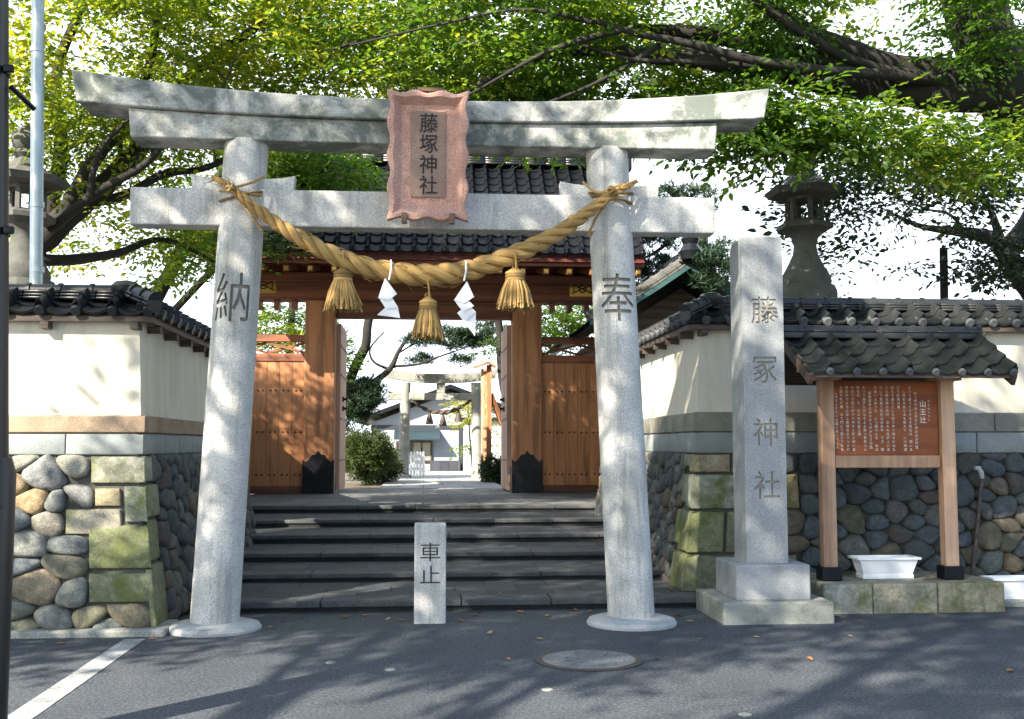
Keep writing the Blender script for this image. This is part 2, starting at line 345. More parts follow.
def copy_tree(o, parent=None):
    c = o.copy(); COL.objects.link(c)
    if parent is not None: c.parent = parent
    for ch in list(o.children): copy_tree(ch, c)
    return c

# ---- glyphs of the built-in font
_gc = {}
def glyph(ch, bold=0.0):
    if (ch, bold) in _gc: return _gc[(ch, bold)]
    c = bpy.data.curves.new('glyph', 'FONT'); c.body = ch; c.size = 1; c.resolution_u = 2; c.offset = bold
    o = bpy.data.objects.new('glyph', c); COL.objects.link(o); bpy.context.view_layer.update()
    me = bpy.data.meshes.new_from_object(o.evaluated_get(bpy.context.evaluated_depsgraph_get()))
    bm = bmesh.new(); bm.from_mesh(me); bmesh.ops.remove_doubles(bm, verts=bm.verts, dist=1e-5); bmesh.ops.triangulate(bm, faces=bm.faces)
    bm.verts.index_update(); vs = [(v.co.x, v.co.y) for v in bm.verts]; fs = [[v.index for v in f.verts] for f in bm.faces]
    bm.free(); bpy.data.meshes.remove(me); bpy.data.objects.remove(o); bpy.data.curves.remove(c)
    if vs:
        cx = 0.5; cy = 0.38
        vs = [(x-cx, y-cy) for x, y in vs]
    _gc[(ch, bold)] = (vs, fs); return vs, fs
def cutter(ch, sx, sz, place, depth_in, depth_out, strips=None, bold=0.0):
    """closed solid of one character; place(x, z, d) maps the flat character to the place, d outwards"""
    vs, fs = glyph(ch, bold); bm = bmesh.new()
    V = [bm.verts.new((x*sx, 0, y*sz)) for x, y in vs]
    for f in fs:
        try: bm.faces.new([V[i] for i in f])
        except ValueError: pass
    if strips:
        for k in range(-strips, strips+1):
            bmesh.ops.bisect_plane(bm, geom=list(bm.verts)+list(bm.edges)+list(bm.faces), plane_co=(sx*0.5*k/strips, 0, 0), plane_no=(1, 0, 0))
    bm.verts.index_update(); bm.edges.ensure_lookup_table()
    pts = [(v.co.x, v.co.z) for v in bm.verts]; n = len(pts)
    F = [[v.index for v in f.verts] for f in bm.faces]; bnd = []
    for e in bm.edges:
        if len(e.link_faces) == 1:
            f = e.link_faces[0]; idx = [v.index for v in f.verts]; a, b = e.verts[0].index, e.verts[1].index
            if idx[(idx.index(a)+1) % len(idx)] != b: a, b = b, a
            bnd.append((a, b))
    bm.free()
    vv = [place(x, z, depth_out) for x, z in pts]+[place(x, z, -depth_in) for x, z in pts]
    ff = [list(f) for f in F]+[[i+n for i in f][::-1] for f in F]+[[b, a, a+n, b+n] for a, b in bnd]
    return vv, ff
def engrave(o, cuts, mat):
    me = bpy.data.meshes.new('cut'); V = []; Fc = []
    for v, f in cuts:
        k = len(V); V += [tuple(p) for p in v]; Fc += [[i+k for i in q] for q in f]
    me.from_pydata(V, [], Fc); fixn(me); me.materials.append(mat)
    c = bpy.data.objects.new('cut', me); COL.objects.link(c)
    par = o.parent; md = o.modifiers.new('b', 'BOOLEAN'); md.operation = 'DIFFERENCE'; md.solver = 'EXACT'; md.object = c; md.material_mode = 'TRANSFER'
    bpy.context.view_layer.update()
    new = bpy.data.meshes.new_from_object(o.evaluated_get(bpy.context.evaluated_depsgraph_get()))
    print('ENGRAVE', o.name, len(o.data.polygons), '->', len(new.polygons))
    o.modifiers.clear(); old = o.data; o.data = new; new.name = o.name
    bpy.data.objects.remove(c); bpy.data.meshes.remove(me)

# ------------------------------------------------------------------ ground, road, path
def struct(o): o['kind'] = 'structure'; return o
b = MB(); b.add([(-400, -200, -0.06), (400, -200, -0.06), (400, 900, -0.06), (-400, 900, -0.06)], [[0, 1, 2, 3]]); struct(b.build('ground', MT['earth']))
b = MB()
nx, ny = 40, 30
vs = [(-60+120*i/nx, -40+56*j/ny, 0) for j in range(ny+1) for i in range(nx+1)]
b.add(vs, [[j*(nx+1)+i, j*(nx+1)+i+1, (j+1)*(nx+1)+i+1, (j+1)*(nx+1)+i] for j in range(ny) for i in range(nx)]); struct(b.build('road', MT['asphalt']))
b = MB(); b.add([(-2.28, 3.5, 0.004), (-2.12, 3.5, 0.004), (-2.14, 8.72, 0.004), (-2.30, 8.72, 0.004)], [[0, 1, 2, 3]]); struct(b.build('road_line', MT['white_line']))
PZ = 0.577
b = MB()   # raised ground inside the walls
b.bb(-70, -3.0, 9.6, 140, -0.4, PZ-0.03); b.bb(3.3, 70, 11.1, 140, -0.4, PZ-0.03); b.bb(-2.999, 3.299, 17.5, 140, -0.4, PZ-0.03)
struct(b.build('terrain', MT['earth']))
b = MB(); b.bb(-0.95, 1.75, 23.2, 38.5, PZ-0.2, PZ+0.004); struct(b.build('path', MT['pathstone']))

# approach steps
STEPS = [(9.98, 0.0, 0.099), (11.37, 0.099, 0.181), (12.55, 0.181, 0.272), (13.83, 0.272, 0.373), (15.19, 0.373, 0.470), (16.77, 0.470, PZ)]
st = thing('stone_steps', 'wide low dark stone steps climbing from the road to the gate', 'steps', (0, 9.98, 0))
for k, (y, z0, z1) in enumerate(STEPS):
    yn = STEPS[k+1][0] if k < 5 else 23.2
    b = MB(); b.bb(-3.2, 3.2, y+0.34, yn+0.08, -0.3, z1-0.003)
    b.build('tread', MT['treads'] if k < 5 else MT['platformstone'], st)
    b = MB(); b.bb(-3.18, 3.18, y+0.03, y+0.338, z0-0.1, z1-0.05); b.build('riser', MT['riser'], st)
    b = MB(); x = -3.15; th = 0.05 if 0 < k < 5 else 0.06
    while x < 3.1:
        w = min(0.8+0.5*rng.random(), 3.15-x)
        b.box((x+w/2, y+0.165+rng.uniform(-.006, .006), z1-th/2+rng.uniform(-.003, .003)), (w-0.008, 0.33, th), None, 0.012)
        x += w
    b.build('nosing', MT['kerbstone'], st)

# ------------------------------------------------------------------ torii
TY = 9.13
tor = thing('torii_gate', 'large pale granite torii arch standing in front of the steps', 'torii', (0.03, TY, 0))
TX = 0.03
def pillar(sgn, ch, label):
    xb, xt = TX+sgn*1.725, TX+sgn*1.54
    H = 4.05; rb, rt = 0.197, 0.182
    b = MB(); prof = []; zs = [0.0, 0.5, 1.0, 1.5, 2.0] + [2.0+0.05*k for k in range(1, 19)] + [3.2, 3.7, H]
    n = 96; vs = []; fs = []
    for z in zs:
        t = z/H; r = rb+(rt-rb)*t; x = xb+(xt-xb)*t
        for k in range(n):
            a = 2*math.pi*k/n; vs.append((x+r*math.cos(a), TY+r*math.sin(a), z))
    for i in range(len(zs)-1):
        for k in range(n): fs.append([i*n+k, i*n+(k+1) % n, (i+1)*n+(k+1) % n, (i+1)*n+k])
    fs.append(list(range(n))[::-1]); fs.append([(len(zs)-1)*n+k for k in range(n)])
    b.add(vs, fs, 0.5); o = b.build('pillar', MT['granite'], tor)
    zc = at(231 if sgn < 0 else 617, 297, TY-0.18).z
    def place(x, z, d):
        zz = zc+z; t = zz/H; r = rb+(rt-rb)*t; cx = xb+(xt-xb)*t; a = -math.pi/2+x/r
        return Vector((cx+(r+d)*math.cos(a), TY+(r+d)*math.sin(a), zz))
    engrave(o, [cutter(ch, 0.34, 0.44, place, 0.022, 0.03, 9)], MT['engraved'])
    q = MB(); q.lathe([(0.375, -0.02), (0.378, 0.02), (0.36, 0.045), (0.29, 0.062), (0.215, 0.07), (0.19, 0.07)], (xb, TY, 0), 64, 0.5)
    q.build('footing', MT['concrete'], o, 40)
    for sx in (-1, 1):     # wedges over the tie beam
        xc = xb+(xt-xb)*(3.7/H)
        x0 = xc+sx*0.17; x1 = xc+sx*0.415; q = MB()
        q.prism([(x0, 3.637), (x1, 3.637), (x1+sx*0.015, 3.76), (x1-sx*0.10, 3.737), (x0, 3.727)], TY-0.065, TY+0.065)
        q.build('wedge', MT['granite'], tor)
pillar(-1, '納', ''); pillar(1, '奉', '')
def curve_beam(b, xe_top, xe_bot, zb, zt, dy, ridge=0.0, N=48):
    vs = []; fs = []
    for i in range(N+1):
        s = -1+2*i/N; xa = TX+s*xe_bot; xc = TX+s*xe_top
        vs += [(xa, TY-dy, zb(abs(s)*xe_bot)), (xa, TY+dy, zb(abs(s)*xe_bot)), (xc, TY+dy, zt(abs(s)*xe_top)), (xc, TY, zt(abs(s)*xe_top)+ridge), (xc, TY-dy, zt(abs(s)*xe_top))]
    for i in range(N):
        for k in range(5): fs.append([i*5+k, i*5+(k+1) % 5, (i+1)*5+(k+1) % 5, (i+1)*5+k])
    fs.append([0, 1, 2, 3, 4]); fs.append([N*5+k for k in range(5)][::-1])
    b.add(vs, fs, 0.5)
zj = lambda x: 4.222+0.09*(x/2.9)**2.3
zt = lambda x: 4.395+0.18*(x/2.93)**2.3
b = MB(); curve_beam(b, 2.935, 2.885, zj, zt, 0.215, 0.05); o = b.build('top_lintel', MT['granite_lichen'], tor, 30)
b = MB(); curve_beam(b, 2.48, 2.46, lambda x: 4.025+0.012*(x/2.5)**2, lambda x: zj(x)-0.004, 0.17); o = b.build('second_lintel', MT['granite_lichen'], tor, 30)
b = MB(); b.bb(TX-2.465, TX+2.465, TY-0.105, TY+0.105, 3.32, 3.632, 0.012, 0.5); b.build('tie_beam', MT['granite'], tor)
for o in list(tor.children):
    if o.name.startswith(('top_', 'second_')):
        md = o.modifiers.new('bev', 'BEVEL'); md.width = 0.012; md.segments = 2; md.limit_method = 'ANGLE'; md.angle_limit = R(50)

# name plaque hanging on the torii
pq = thing('name_plaque', 'salmon coloured stone plaque with black characters hanging from the torii lintel', 'plaque', (TX-0.005, 8.80, 3.33))
pc = Vector((TX-0.01, 8.85, 3.345)); tilt = Matrix.Rotation(R(7.5), 3, 'X')
def pl(x, z, d): return pc+tilt @ Vector((x, -d, z))
n = 128; Wd, Hd = 0.335, 1.06
loops = []
def outline(inset, d, wob):
    L = []
    for k in range(n):
        t = 4*k/n; s = int(t) % 4; u = t-int(t)
        e = (-1+2*u)
        if s == 0: x, z = e*Wd, 0
        elif s == 1: x, z = Wd, u*Hd
        elif s == 2: x, z = -e*Wd, Hd
        else: x, z = -Wd, (1-u)*Hd
        w = wob*(0.5-0.5*math.cos(2*math.pi*u*(3 if s % 2 == 0 else 4)))*(1 if 0.02 < u < 0.98 else 0)
        if s == 0: z += w+inset; x *= (Wd-inset)/Wd
        elif s == 2: z -= w+inset; x *= (Wd-inset)/Wd
        elif s == 1: x -= w+inset; z = inset+z*(Hd-2*inset)/Hd
        else: x += w+inset; z = inset+z*(Hd-2*inset)/Hd
        L.append(pl(x, z, d))
    return L
b = MB(); LL = [outline(0.012, -0.04, 0.03), outline(0, -0.02, 0.027), outline(0, 0.085, 0.027), outline(0.012, 0.10, 0.025), outline(0.05, 0.105, 0.012), outline(0.115, 0.035, 0.0), outline(0.185, 0.03, 0.0)]
vs = [p for L in LL for p in L]; fs = []
for i in range(len(LL)-1):
    for k in range(n): fs.append([i*n+k, i*n+(k+1) % n, (i+1)*n+(k+1) % n, (i+1)*n+k])
fs.append(list(range(n))[::-1]); fs.append([(len(LL)-1)*n+k for k in range(n)])
b.add(vs, fs, 0.5); b.build('frame', MT['redstone'], pq, 32)
b = MB(); b.box(pl(0, 0.545, 0.036), (0.285, 0.02, 0.70), tilt, 0.003, 0.5); pan = b.build('text_panel', MT['redpanel'], pq)
b = MB()
for k, ch in enumerate('藤塚神社'):
    zc = 0.80-k*0.168
    v, f = cutter(ch, 0.155, 0.165, lambda x, z, d: pl(x+0.005, zc+z, 0.046+d), 0.001, 0.004, None, 0.007); b.add(v, f, 0.5)
b.build('lettering', MT['ink'], pan)
for x in (-0.19, 0.20):
    b = MB(); b.box(pl(x, 0.02, 0.06), (0.045, 0.13, 0.085), tilt, 0.006); b.build('bracket', MT['rust'], pq)
b = MB(); b.box(pl(0.02, Hd+0.012, 0.03), (0.22, 0.05, 0.03), tilt, 0.004); b.build('top_clamp', MT['rust'], pq)

# ------------------------------------------------------------------ straw rope
RY = 8.84
rp = thing('straw_rope', 'thick twisted straw rope swagged between the torii pillars', 'rope', (0.03, RY, 2.9))
ctrl = [at(213, 178, 8.90), at(228, 185, RY-0.02), at(262, 213, RY), at(300, 238, RY), at(345, 260, RY), at(385, 271, RY), at(428, 275, RY), at(470, 270, RY), at(515, 254, RY), at(560, 232, RY), at(600, 203, RY), at(622, 189, RY-0.02), at(637, 181, 8.92)]
def spline(P, m):
    out = []
    for i in range(len(P)-1):
        p0 = P[max(i-1, 0)]; p1 = P[i]; p2 = P[i+1]; p3 = P[min(i+2, len(P)-1)]
        for k in range(m):
            t = k/m; out.append(0.5*((2*p1)+(p2-p0)*t+(2*p0-5*p1+4*p2-p3)*t*t+(3*p1-p0-3*p2+p3)*t**3))
    out.append(P[-1]); return out
path = spline(ctrl, 22); n = len(path); T = [(path[min(i+1, n-1)]-path[max(i-1, 0)]).normalized() for i in range(n)]
b = MB(); N3 = 3
for sidx in range(N3):
    pts = []; rad = []; ph = 2*math.pi*sidx/N3; acc = 0
    for i in range(n):
        s = i/(n-1); big = 0.017+0.066*math.sin(math.pi*min(1, max(0, s)))**1.3
        if i: acc += (path[i]-path[i-1]).length*2*math.pi/(2.35*(0.05+big*2.0))
        side = T[i].cross(Vector((0, 1, 0))).normalized(); oth = Vector((0, 1, 0))
        a = ph-acc
        pts.append(path[i]+(side*math.cos(a)+oth*math.sin(a))*big*0.60); rad.append(big*0.55)
    b.tube(pts, rad, 14, 0.45+0.08*sidx)
for k in range(150):      # loose straws
    i = rng.randrange(4, n-5); big = 0.017+0.066*math.sin(math.pi*i/(n-1))**1.3; a = rng.random()*6.283
    side = T[i].cross(Vector((0, 1, 0))).normalized(); d = side*math.cos(a)+Vector((0, 1, 0))*math.sin(a); p = path[i]+d*big*0.95
    q = p+d*rng.uniform(.012, .04)+T[i]*rng.choice((-1, 1))*rng.uniform(.04, .12)+Vector((0, 0, -.015)); b.tube([p, (p+q)/2+d*.008, q], [.0035, .003, .002], 4)
b.build('twisted_strands', MT['straw'], rp, 60)
for sgn in (-1, 1):
    H = 4.12; xk = TX+sgn*(1.725-0.185*3.6/H); b = MB()
    kn = at(232, 190, 8.86) if sgn < 0 else at(610, 192, 8.86)
    for dz, tz in ((0.0, 0.05), (0.03, -0.02)):
        ring = [(xk+0.20*math.cos(a), TY+0.205*math.sin(a), kn.z+dz+tz*math.cos(a)*(-sgn)+0.03*math.sin(a)) for a in [2*math.pi*k/40 for k in range(41)]]
        b.tube(ring, 0.011, 8)
    kn = kn+Vector((0, -0.06, 0)); kp = kn+Vector((0, -0.02, 0))
    for ax in (Vector((1, 0, 0.4)), Vector((0.3, 0, 1)), Vector((1, 0.4, -0.6))):
        ax.normalize(); e1 = ax.cross(Vector((0, 1, 0.2))).normalized(); e2 = ax.cross(e1)
        b.tube([kp+(e1*math.cos(a)+e2*math.sin(a))*0.03 for a in [2*math.pi*k/16 for k in range(17)]], 0.011, 8)
    if sgn < 0: tails = [[kn, at(242, 203, 8.86), at(252, 216, 8.88), at(262, 231, 8.90)], [kn, at(247, 184, 8.85), at(264, 177, 8.95)], [kn, at(222, 181, 8.88), at(212, 176, 8.92)]]
    else: tails = [[kn, at(606, 203, 8.86), at(596, 218, 8.90), at(588, 236, 8.92)], [kn, at(596, 192, 8.87), at(583, 182, 8.95)], [kn, at(620, 186, 8.86), at(634, 182, 8.93)]]
    for t in tails: b.tube(spline([Vector(p) for p in t], 6), 0.011, 8)
    b.build('tie_cord', MT['straw'], rp, 60)
def tassel(px, py0, py1, wpx, label, ytop):
    top = at(px, py0, RY-0.02); bot = at(px, py1, RY-0.02); w = wpx*0.00815/2; h = top.z-bot.z
    t = thing('straw_tassel', label, 'tassel', (top.x, RY-0.02, bot.z), 'straw tassels hanging from the rope')
    b = MB(); C0 = Vector((top.x, RY-0.02, 0))
    for k in range(260):
        a = rng.random()*2*math.pi; q = math.sqrt(rng.random()); r1 = w*(0.25+0.75*q)*(0.95+0.12*rng.random()); r0 = w*0.40*(0.4+0.6*q)
        zb = bot.z+rng.uniform(-0.02, 0.03); zm = bot.z+h*0.45
        d = Vector((math.cos(a), math.sin(a), 0)); sw = Vector((-d.y, d.x, 0))*rng.uniform(-0.02, 0.02)
        p0 = C0+d*r0+Vector((0, 0, top.z-0.03)); p1 = C0+d*(r0+(r1-r0)*0.62)+Vector((0, 0, zm)); p2 = C0+d*r1+sw+Vector((0, 0, zb))
        if rng.random() < .06: p2 = p2+d*rng.uniform(.01, .035)+Vector((0, 0, rng.uniform(-.03, .01)))
        b.tube([p0, p1, p2], [0.006, 0.009, 0.0075], 5)
    b.build('skirt', MT['straw'], t, 60)
    b = MB()
    for k in range(3):
        zc = top.z-0.012-k*0.026; rr = w*0.46
        b.tube([C0+Vector((rr*math.cos(a), rr*math.sin(a), zc)) for a in [2*math.pi*j/20 for j in range(21)]], 0.016, 8)
    b.lathe([(w*0.30, top.z-0.06), (w*0.46, top.z-0.03), (w*0.40, top.z+0.012), (w*0.18, top.z+0.03)], C0, 16)
    b.build('collar', MT['straw'], t, 60)
    b = MB(); rt = at(px, ytop, RY-0.11)
    b.tube([Vector((top.x, RY-0.02, top.z+0.02)), Vector((top.x+0.01, RY-0.03, top.z+0.05)), rt], 0.008, 6)
    b.tube([Vector((top.x, RY-0.02, top.z+0.045)) + Vector((0.02*math.cos(a), 0, 0.02*math.sin(a))) for a in [2*math.pi*j/12 for j in range(13)]], 0.009, 6)
    b.build('hanging_cord', MT['straw'], t, 60)
tassel(343, 272, 309, 34, 'straw tassel nearest the left torii pillar hanging on the rope', 252)
tassel(428, 301, 337, 31, 'straw tassel hanging lowest at the middle of the rope', 279)
tassel(515, 272, 308, 36, 'straw tassel nearest the right torii pillar hanging on the rope', 250)
def shide(pts, px, ytop, label):
    P = pts
    z = thing('paper_streamer', label, 'paper streamer', at(px, ytop, RY-0.115), 'white zigzag paper streamers on the rope')
    b = MB()
    for k, quad in enumerate(P):
        yy = RY-0.12+0.012*k
        vs = [at(x, y, yy) for x, y in quad]; m = len(vs)
        vv = vs+[v+Vector((0, 0.002, 0)) for v in vs]
        b.add(vv, [list(range(m)), list(range(m, 2*m))[::-1]]+[[i, i+m, (i+1) % m+m, (i+1) % m] for i in range(m)], 0.5)
    b.build('folded_paper', MT['paper'], z)
    b = MB(); b.tube([at(px-1, ytop+16, RY-0.12), at(px+1, ytop+6, RY-0.12), at(px+1, ytop-4, RY-0.09)], 0.008, 6); b.build('paper_strip', MT['paper'], z)
shide([[(385, 278), (397, 294), (389, 300), (378, 298)], [(379, 298), (391, 296), (398, 307), (386, 309)], [(377, 315), (388, 305), (398, 307), (400, 318)]], 390, 264, 'white zigzag paper streamer hanging left of the middle tassel')
shide([[(467, 281), (474, 297), (464, 303), (454, 300)], [(454, 300), (466, 298), (474, 306), (463, 312)], [(457, 313), (468, 304), (476, 312), (466, 320)], [(458, 314), (468, 317), (476, 312), (475, 336)]], 465, 265, 'white zigzag paper streamer hanging right of the middle tassel')

# ------------------------------------------------------------------ tiled roofs
def tile_roof(b, p0, u, v, nrm, Wd, Ld, tw, tl, ends=None, amp=0.30, er=0.038):
    """S tiles: p0 ridge-side corner, u along the ridge, v down the slope"""
    p0, u, v, nrm = Vector(p0), Vector(u).normalized(), Vector(v).normalized(), Vector(nrm).normalized()
    nc = max(1, round(Wd/tw)); nrw = max(1, round(Ld/tl)); tw = Wd/nc; tl = Ld/nrw
    S7 = [0, 0.12, 0.3, 0.5, 0.66, 0.76, 0.86, 0.95, 1.0]
    def hh(s):
        return -0.30*math.sin(math.pi*s/0.68)*amp*tw if s < 0.68 else 0.95*math.sin(math.pi*(s-0.68)/0.32)*amp*tw
    for j in range(nrw):
        for i in range(nc):
            jx = rng.uniform(-.004, .004); jz = rng.uniform(-.003, .004); vs = []
            for (tt, lift) in ((j*tl-0.02, 0.0), ((j+1)*tl+rng.uniform(-.003, .004), 0.024), ((j+1)*tl, 0.002)):
                for s in S7: vs.append(p0+u*((i+s)*tw+jx)+v*tt+nrm*(hh(s)+lift+jz))
            m = len(S7); fs = []
            for q in range(2):
                for k in range(m-1): fs.append([q*m+k, q*m+k+1, (q+1)*m+k+1, (q+1)*m+k])
            b.add(vs, fs)
    if ends is not None:
        for i in range(nc):
            c = p0+u*((i+0.84)*tw)+v*(Ld+0.012)+nrm*(0.012); n = 14; e2 = v.cross(u).normalized()
            fr = [c+(u*math.cos(2*math.pi*k/n)+nrm*math.sin(2*math.pi*k/n))*er for k in range(n)]
            fi = [p+v*0.012+(c-p)*0.22 for p in fr]; bk = [p-v*0.10 for p in fr]
            ends.add(bk+fr+fi, [[k, (k+1) % n, n+(k+1) % n, n+k] for k in range(n)]+[[n+k, n+(k+1) % n, 2*n+(k+1) % n, 2*n+k] for k in range(n)]+[[2*n+k for k in range(n)]])
def ridge(b, p, q, w, courses=3, ch=0.035, top=0.055, tlen=0.26):
    p = Vector(p); q = Vector(q); d = (q-p); L = d.length; d.normalize(); side = d.cross(Vector((0, 0, 1))).normalized(); upv = side.cross(d)
    rot = Matrix((d, side, upv)).transposed()
    for k in range(courses):
        ww = w*(1-0.12*k); x = 0
        while x < L-1e-4:
            l_ = min(tlen*1.15, L-x); b.box(p+d*(x+l_/2)+upv*(ch*(k+0.5)), (l_-0.006, ww+rng.uniform(-.004, .004), ch-0.006), rot, 0.004, None, 1, 1); x += l_
    x = 0; base = upv*(ch*courses)
    while x < L-1e-4:
        l_ = min(tlen, L-x)
        n = 10; vs = []
        for (t, r) in ((x-0.01, top*0.92), (x+l_-0.03, top*0.92), (x+l_-0.03, top*1.12), (x+l_, top*1.12)):
            for k in range(n): a = math.pi*k/(n-1); vs.append(p+d*t+base+side*(r*math.cos(a))+upv*(r*math.sin(a)))
        fs = [[i*n+k, i*n+k+1, (i+1)*n+k+1, (i+1)*n+k] for i in range(3) for k in range(n-1)]+[list(range(n)), [3*n+k for k in range(n)][::-1]]
        b.add(vs, fs); x += l_
def clip(b, co, no):
    """cut away the side of the plane that no points to"""
    me = bpy.data.meshes.new('c'); me.from_pydata(b.v, [], b.f); bm = bmesh.new(); bm.from_mesh(me); bpy.data.meshes.remove(me)
    lay = bm.faces.layers.float.new('r')
    bm.faces.ensure_lookup_table()
    for f, r in zip(bm.faces, b.r): f[lay] = r
    bmesh.ops.bisect_plane(bm, geom=list(bm.verts)+list(bm.edges)+list(bm.faces), plane_co=co, plane_no=no, clear_outer=True)
    bm.verts.index_update(); o = MB()
    o.v = [tuple(v.co) for v in bm.verts]; o.f = [[v.index for v in f.verts] for f in bm.faces]; o.r = [f[lay] for f in bm.faces]; o.uv = [None]*len(o.f); o.mi = [0]*len(o.f)
    bm.free(); return o

# ------------------------------------------------------------------ stone-faced walls
def voronoi_stones(b, P, u0, u1, z0, z1, size, holes=(), asp=1.35, bulge=0.07, seed=1):
    rg = random.Random(seed); pts = []
    area = (u1-u0)*(z1-z0); want = int(area/(size*size*0.75))
    def inhole(u, z, pad=0.0): return any(a-pad < u < c+pad and d-pad < z < e+pad for a, c, d, e in holes)
    tries = 0
    while len(pts) < want*1.3 and tries < 20000:
        tries += 1
        u, z = rg.uniform(u0, u1), rg.uniform(z0, z1)
        if inhole(u, z, 0.03): continue
        rr = size*rg.choice((0.5, 0.62, 0.75, 0.9))
        if all(((u-a)/asp)**2+(z-c)**2 > (0.5*(rr+r2))**2 for a, c, r2 in pts): pts.append((u, z, rr))
    for i, (u, z, rr) in enumerate(pts):
        poly = [(u0, z0), (u1, z0), (u1, z1), (u0, z1)]
        def cutp(poly, a, bb, c):    # keep a*x+b*y<=c
            out = []
            for k in range(len(poly)):
                p, q = poly[k], poly[(k+1) % len(poly)]; dp = a*p[0]+bb*p[1]-c; dq = a*q[0]+bb*q[1]-c
                if dp <= 0: out.append(p)
                if dp*dq < 0: t = dp/(dp-dq); out.append((p[0]+(q[0]-p[0])*t, p[1]+(q[1]-p[1])*t))
            return out
        for j, (a, c, r2) in enumerate(pts):
            if j == i or abs(a-u) > 4*size or abs(c-z) > 3*size: continue
            du, dz = (a-u)/asp**2, c-z; w = (du*(a-u)+dz*dz); tt = 0.5+0.5*(rr*rr-r2*r2)/max(w, 1e-6)*0.25
            mu, mz = u+(a-u)*tt, z+(c-z)*tt
            poly = cutp(poly, du, dz, du*mu+dz*mz)
            if len(poly) < 3: break
        for (h0, h1, k0, k1) in holes:
            if len(poly) < 3: break
            if min(p[0] for p in poly) < h1 and max(p[0] for p in poly) > h0 and min(p[1] for p in poly) < k1 and max(p[1] for p in poly) > k0:
                dl = [(h0-u, (1, 0, h0)), (u-h1, (-1, 0, -h1)), (k0-z, (0, 1, k0)), (z-k1, (0, -1, -k1))]
                dl.sort(key=lambda t: -t[0]); poly = cutp(poly, *dl[0][1])
        if len(poly) < 3: continue
        for _ in range(2):
            poly = [q for k in range(len(poly)) for q in ((poly[k][0]*.75+poly[(k+1) % len(poly)][0]*.25, poly[k][1]*.75+poly[(k+1) % len(poly)][1]*.25), (poly[k][0]*.25+poly[(k+1) % len(poly)][0]*.75, poly[k][1]*.25+poly[(k+1) % len(poly)][1]*.75))]
        cu = sum(p[0] for p in poly)/len(poly); cz = sum(p[1] for p in poly)/len(poly); m = len(poly)
        ext = min(max(p[0] for p in poly)-min(p[0] for p in poly), max(p[1] for p in poly)-min(p[1] for p in poly))
        bl = min(bulge*rg.uniform(0.6, 1.2), ext*0.45); vs = []; tu, tz = rg.uniform(-.12, .12), rg.uniform(-.12, .12)
        for sc, dd in ((1.05, -0.03), (1.02, 0.28), (0.94, 0.66), (0.76, 0.88), (0.42, 0.97)):
            for pu, pz in poly:
                w = 1+0.07*noise.noise(Vector((pu*6, pz*6, sc*3+i)))
                U, Z = cu+(pu-cu)*sc*w, cz+(pz-cz)*sc*w
                d = bl*dd+(tu*(U-cu)+tz*(Z-cz))*(1 if dd > 0 else 0)+0.022*noise.noise(Vector((U*7, Z*7, i*1.7)))+0.010*noise.noise(Vector((U*19, Z*19, i*2.7)))
                vs.append(P(U, Z, d))
        vs.append(P(cu, cz, bl)); fs = []
        for q in range(4):
            for k in range(m): fs.append([q*m+k, q*m+(k+1) % m, (q+1)*m+(k+1) % m, (q+1)*m+k])
        fs += [[4*m+k, 4*m+(k+1) % m, 5*m] for k in range(m)]
        b.add(vs, fs, rg.random())
def block(b, P, u0, u1, z0, z1, d=0.035, rnd=None, g=0.008, corner=False, rr=0.03):
    """a dressed block with rounded arrises in the face of a wall; at the wall's corner it runs out to the arris"""
    vs = []; fs = []; r = min(rr, (u1-u0)/4, (z1-z0)/4); jt = 0 if corner else rng.uniform(-.006, .006)
    us = [u0+g, u0+g+r*0.35, u0+g+r, (u0+u1)/2, u1-g-r, u1-g-r*0.35, u1-g]; zs = [z0+g, z0+g+r*.35, z0+g+r, (z0+z1)/2, z1-g-r, z1-g-r*.35, z1-g]
    if corner: us[0], us[1] = -d, -d*0.5; us[2] = min(us[2], .02)
    for a, zz in enumerate(zs):
        for c, uu in enumerate(us):
            k = min(a, 6-a, 6-c) if corner else min(a, 6-a, c, 6-c)
            dd = (0.0, 0.72, 1.0, 1.0)[k]
            vs.append(P(uu, zz, d*dd-(0.03 if k == 0 else 0)+jt+(0 if corner and c < 2 else 0.005*noise.noise(Vector((uu*8, zz*8, d))))))
    for a in range(6):
        for c in range(6): fs.append([a*7+c, a*7+c+1, (a+1)*7+c+1, (a+1)*7+c])
    b.add(vs, fs, rnd)
def frame_fn(o, d, nrm, batter, ztop):
    o, d, nrm = Vector(o), Vector(d), Vector(nrm)
    return lambda u, z, dd=0: o+d*u+nrm*(batter*(1-z/ztop)**1.3 if z < ztop else 0)+nrm*dd+Vector((0, 0, z))
def quadstrip(b, P, u0, u1, zs, d=0, rnd=0.5, n=1):
    vs = [P(u0+(u1-u0)*k/n, z, d) for z in zs for k in range(n+1)]
    b.add(vs, [[i*(n+1)+k, i*(n+1)+k+1, (i+1)*(n+1)+k+1, (i+1)*(n+1)+k] for i in range(len(zs)-1) for k in range(n)], rnd)

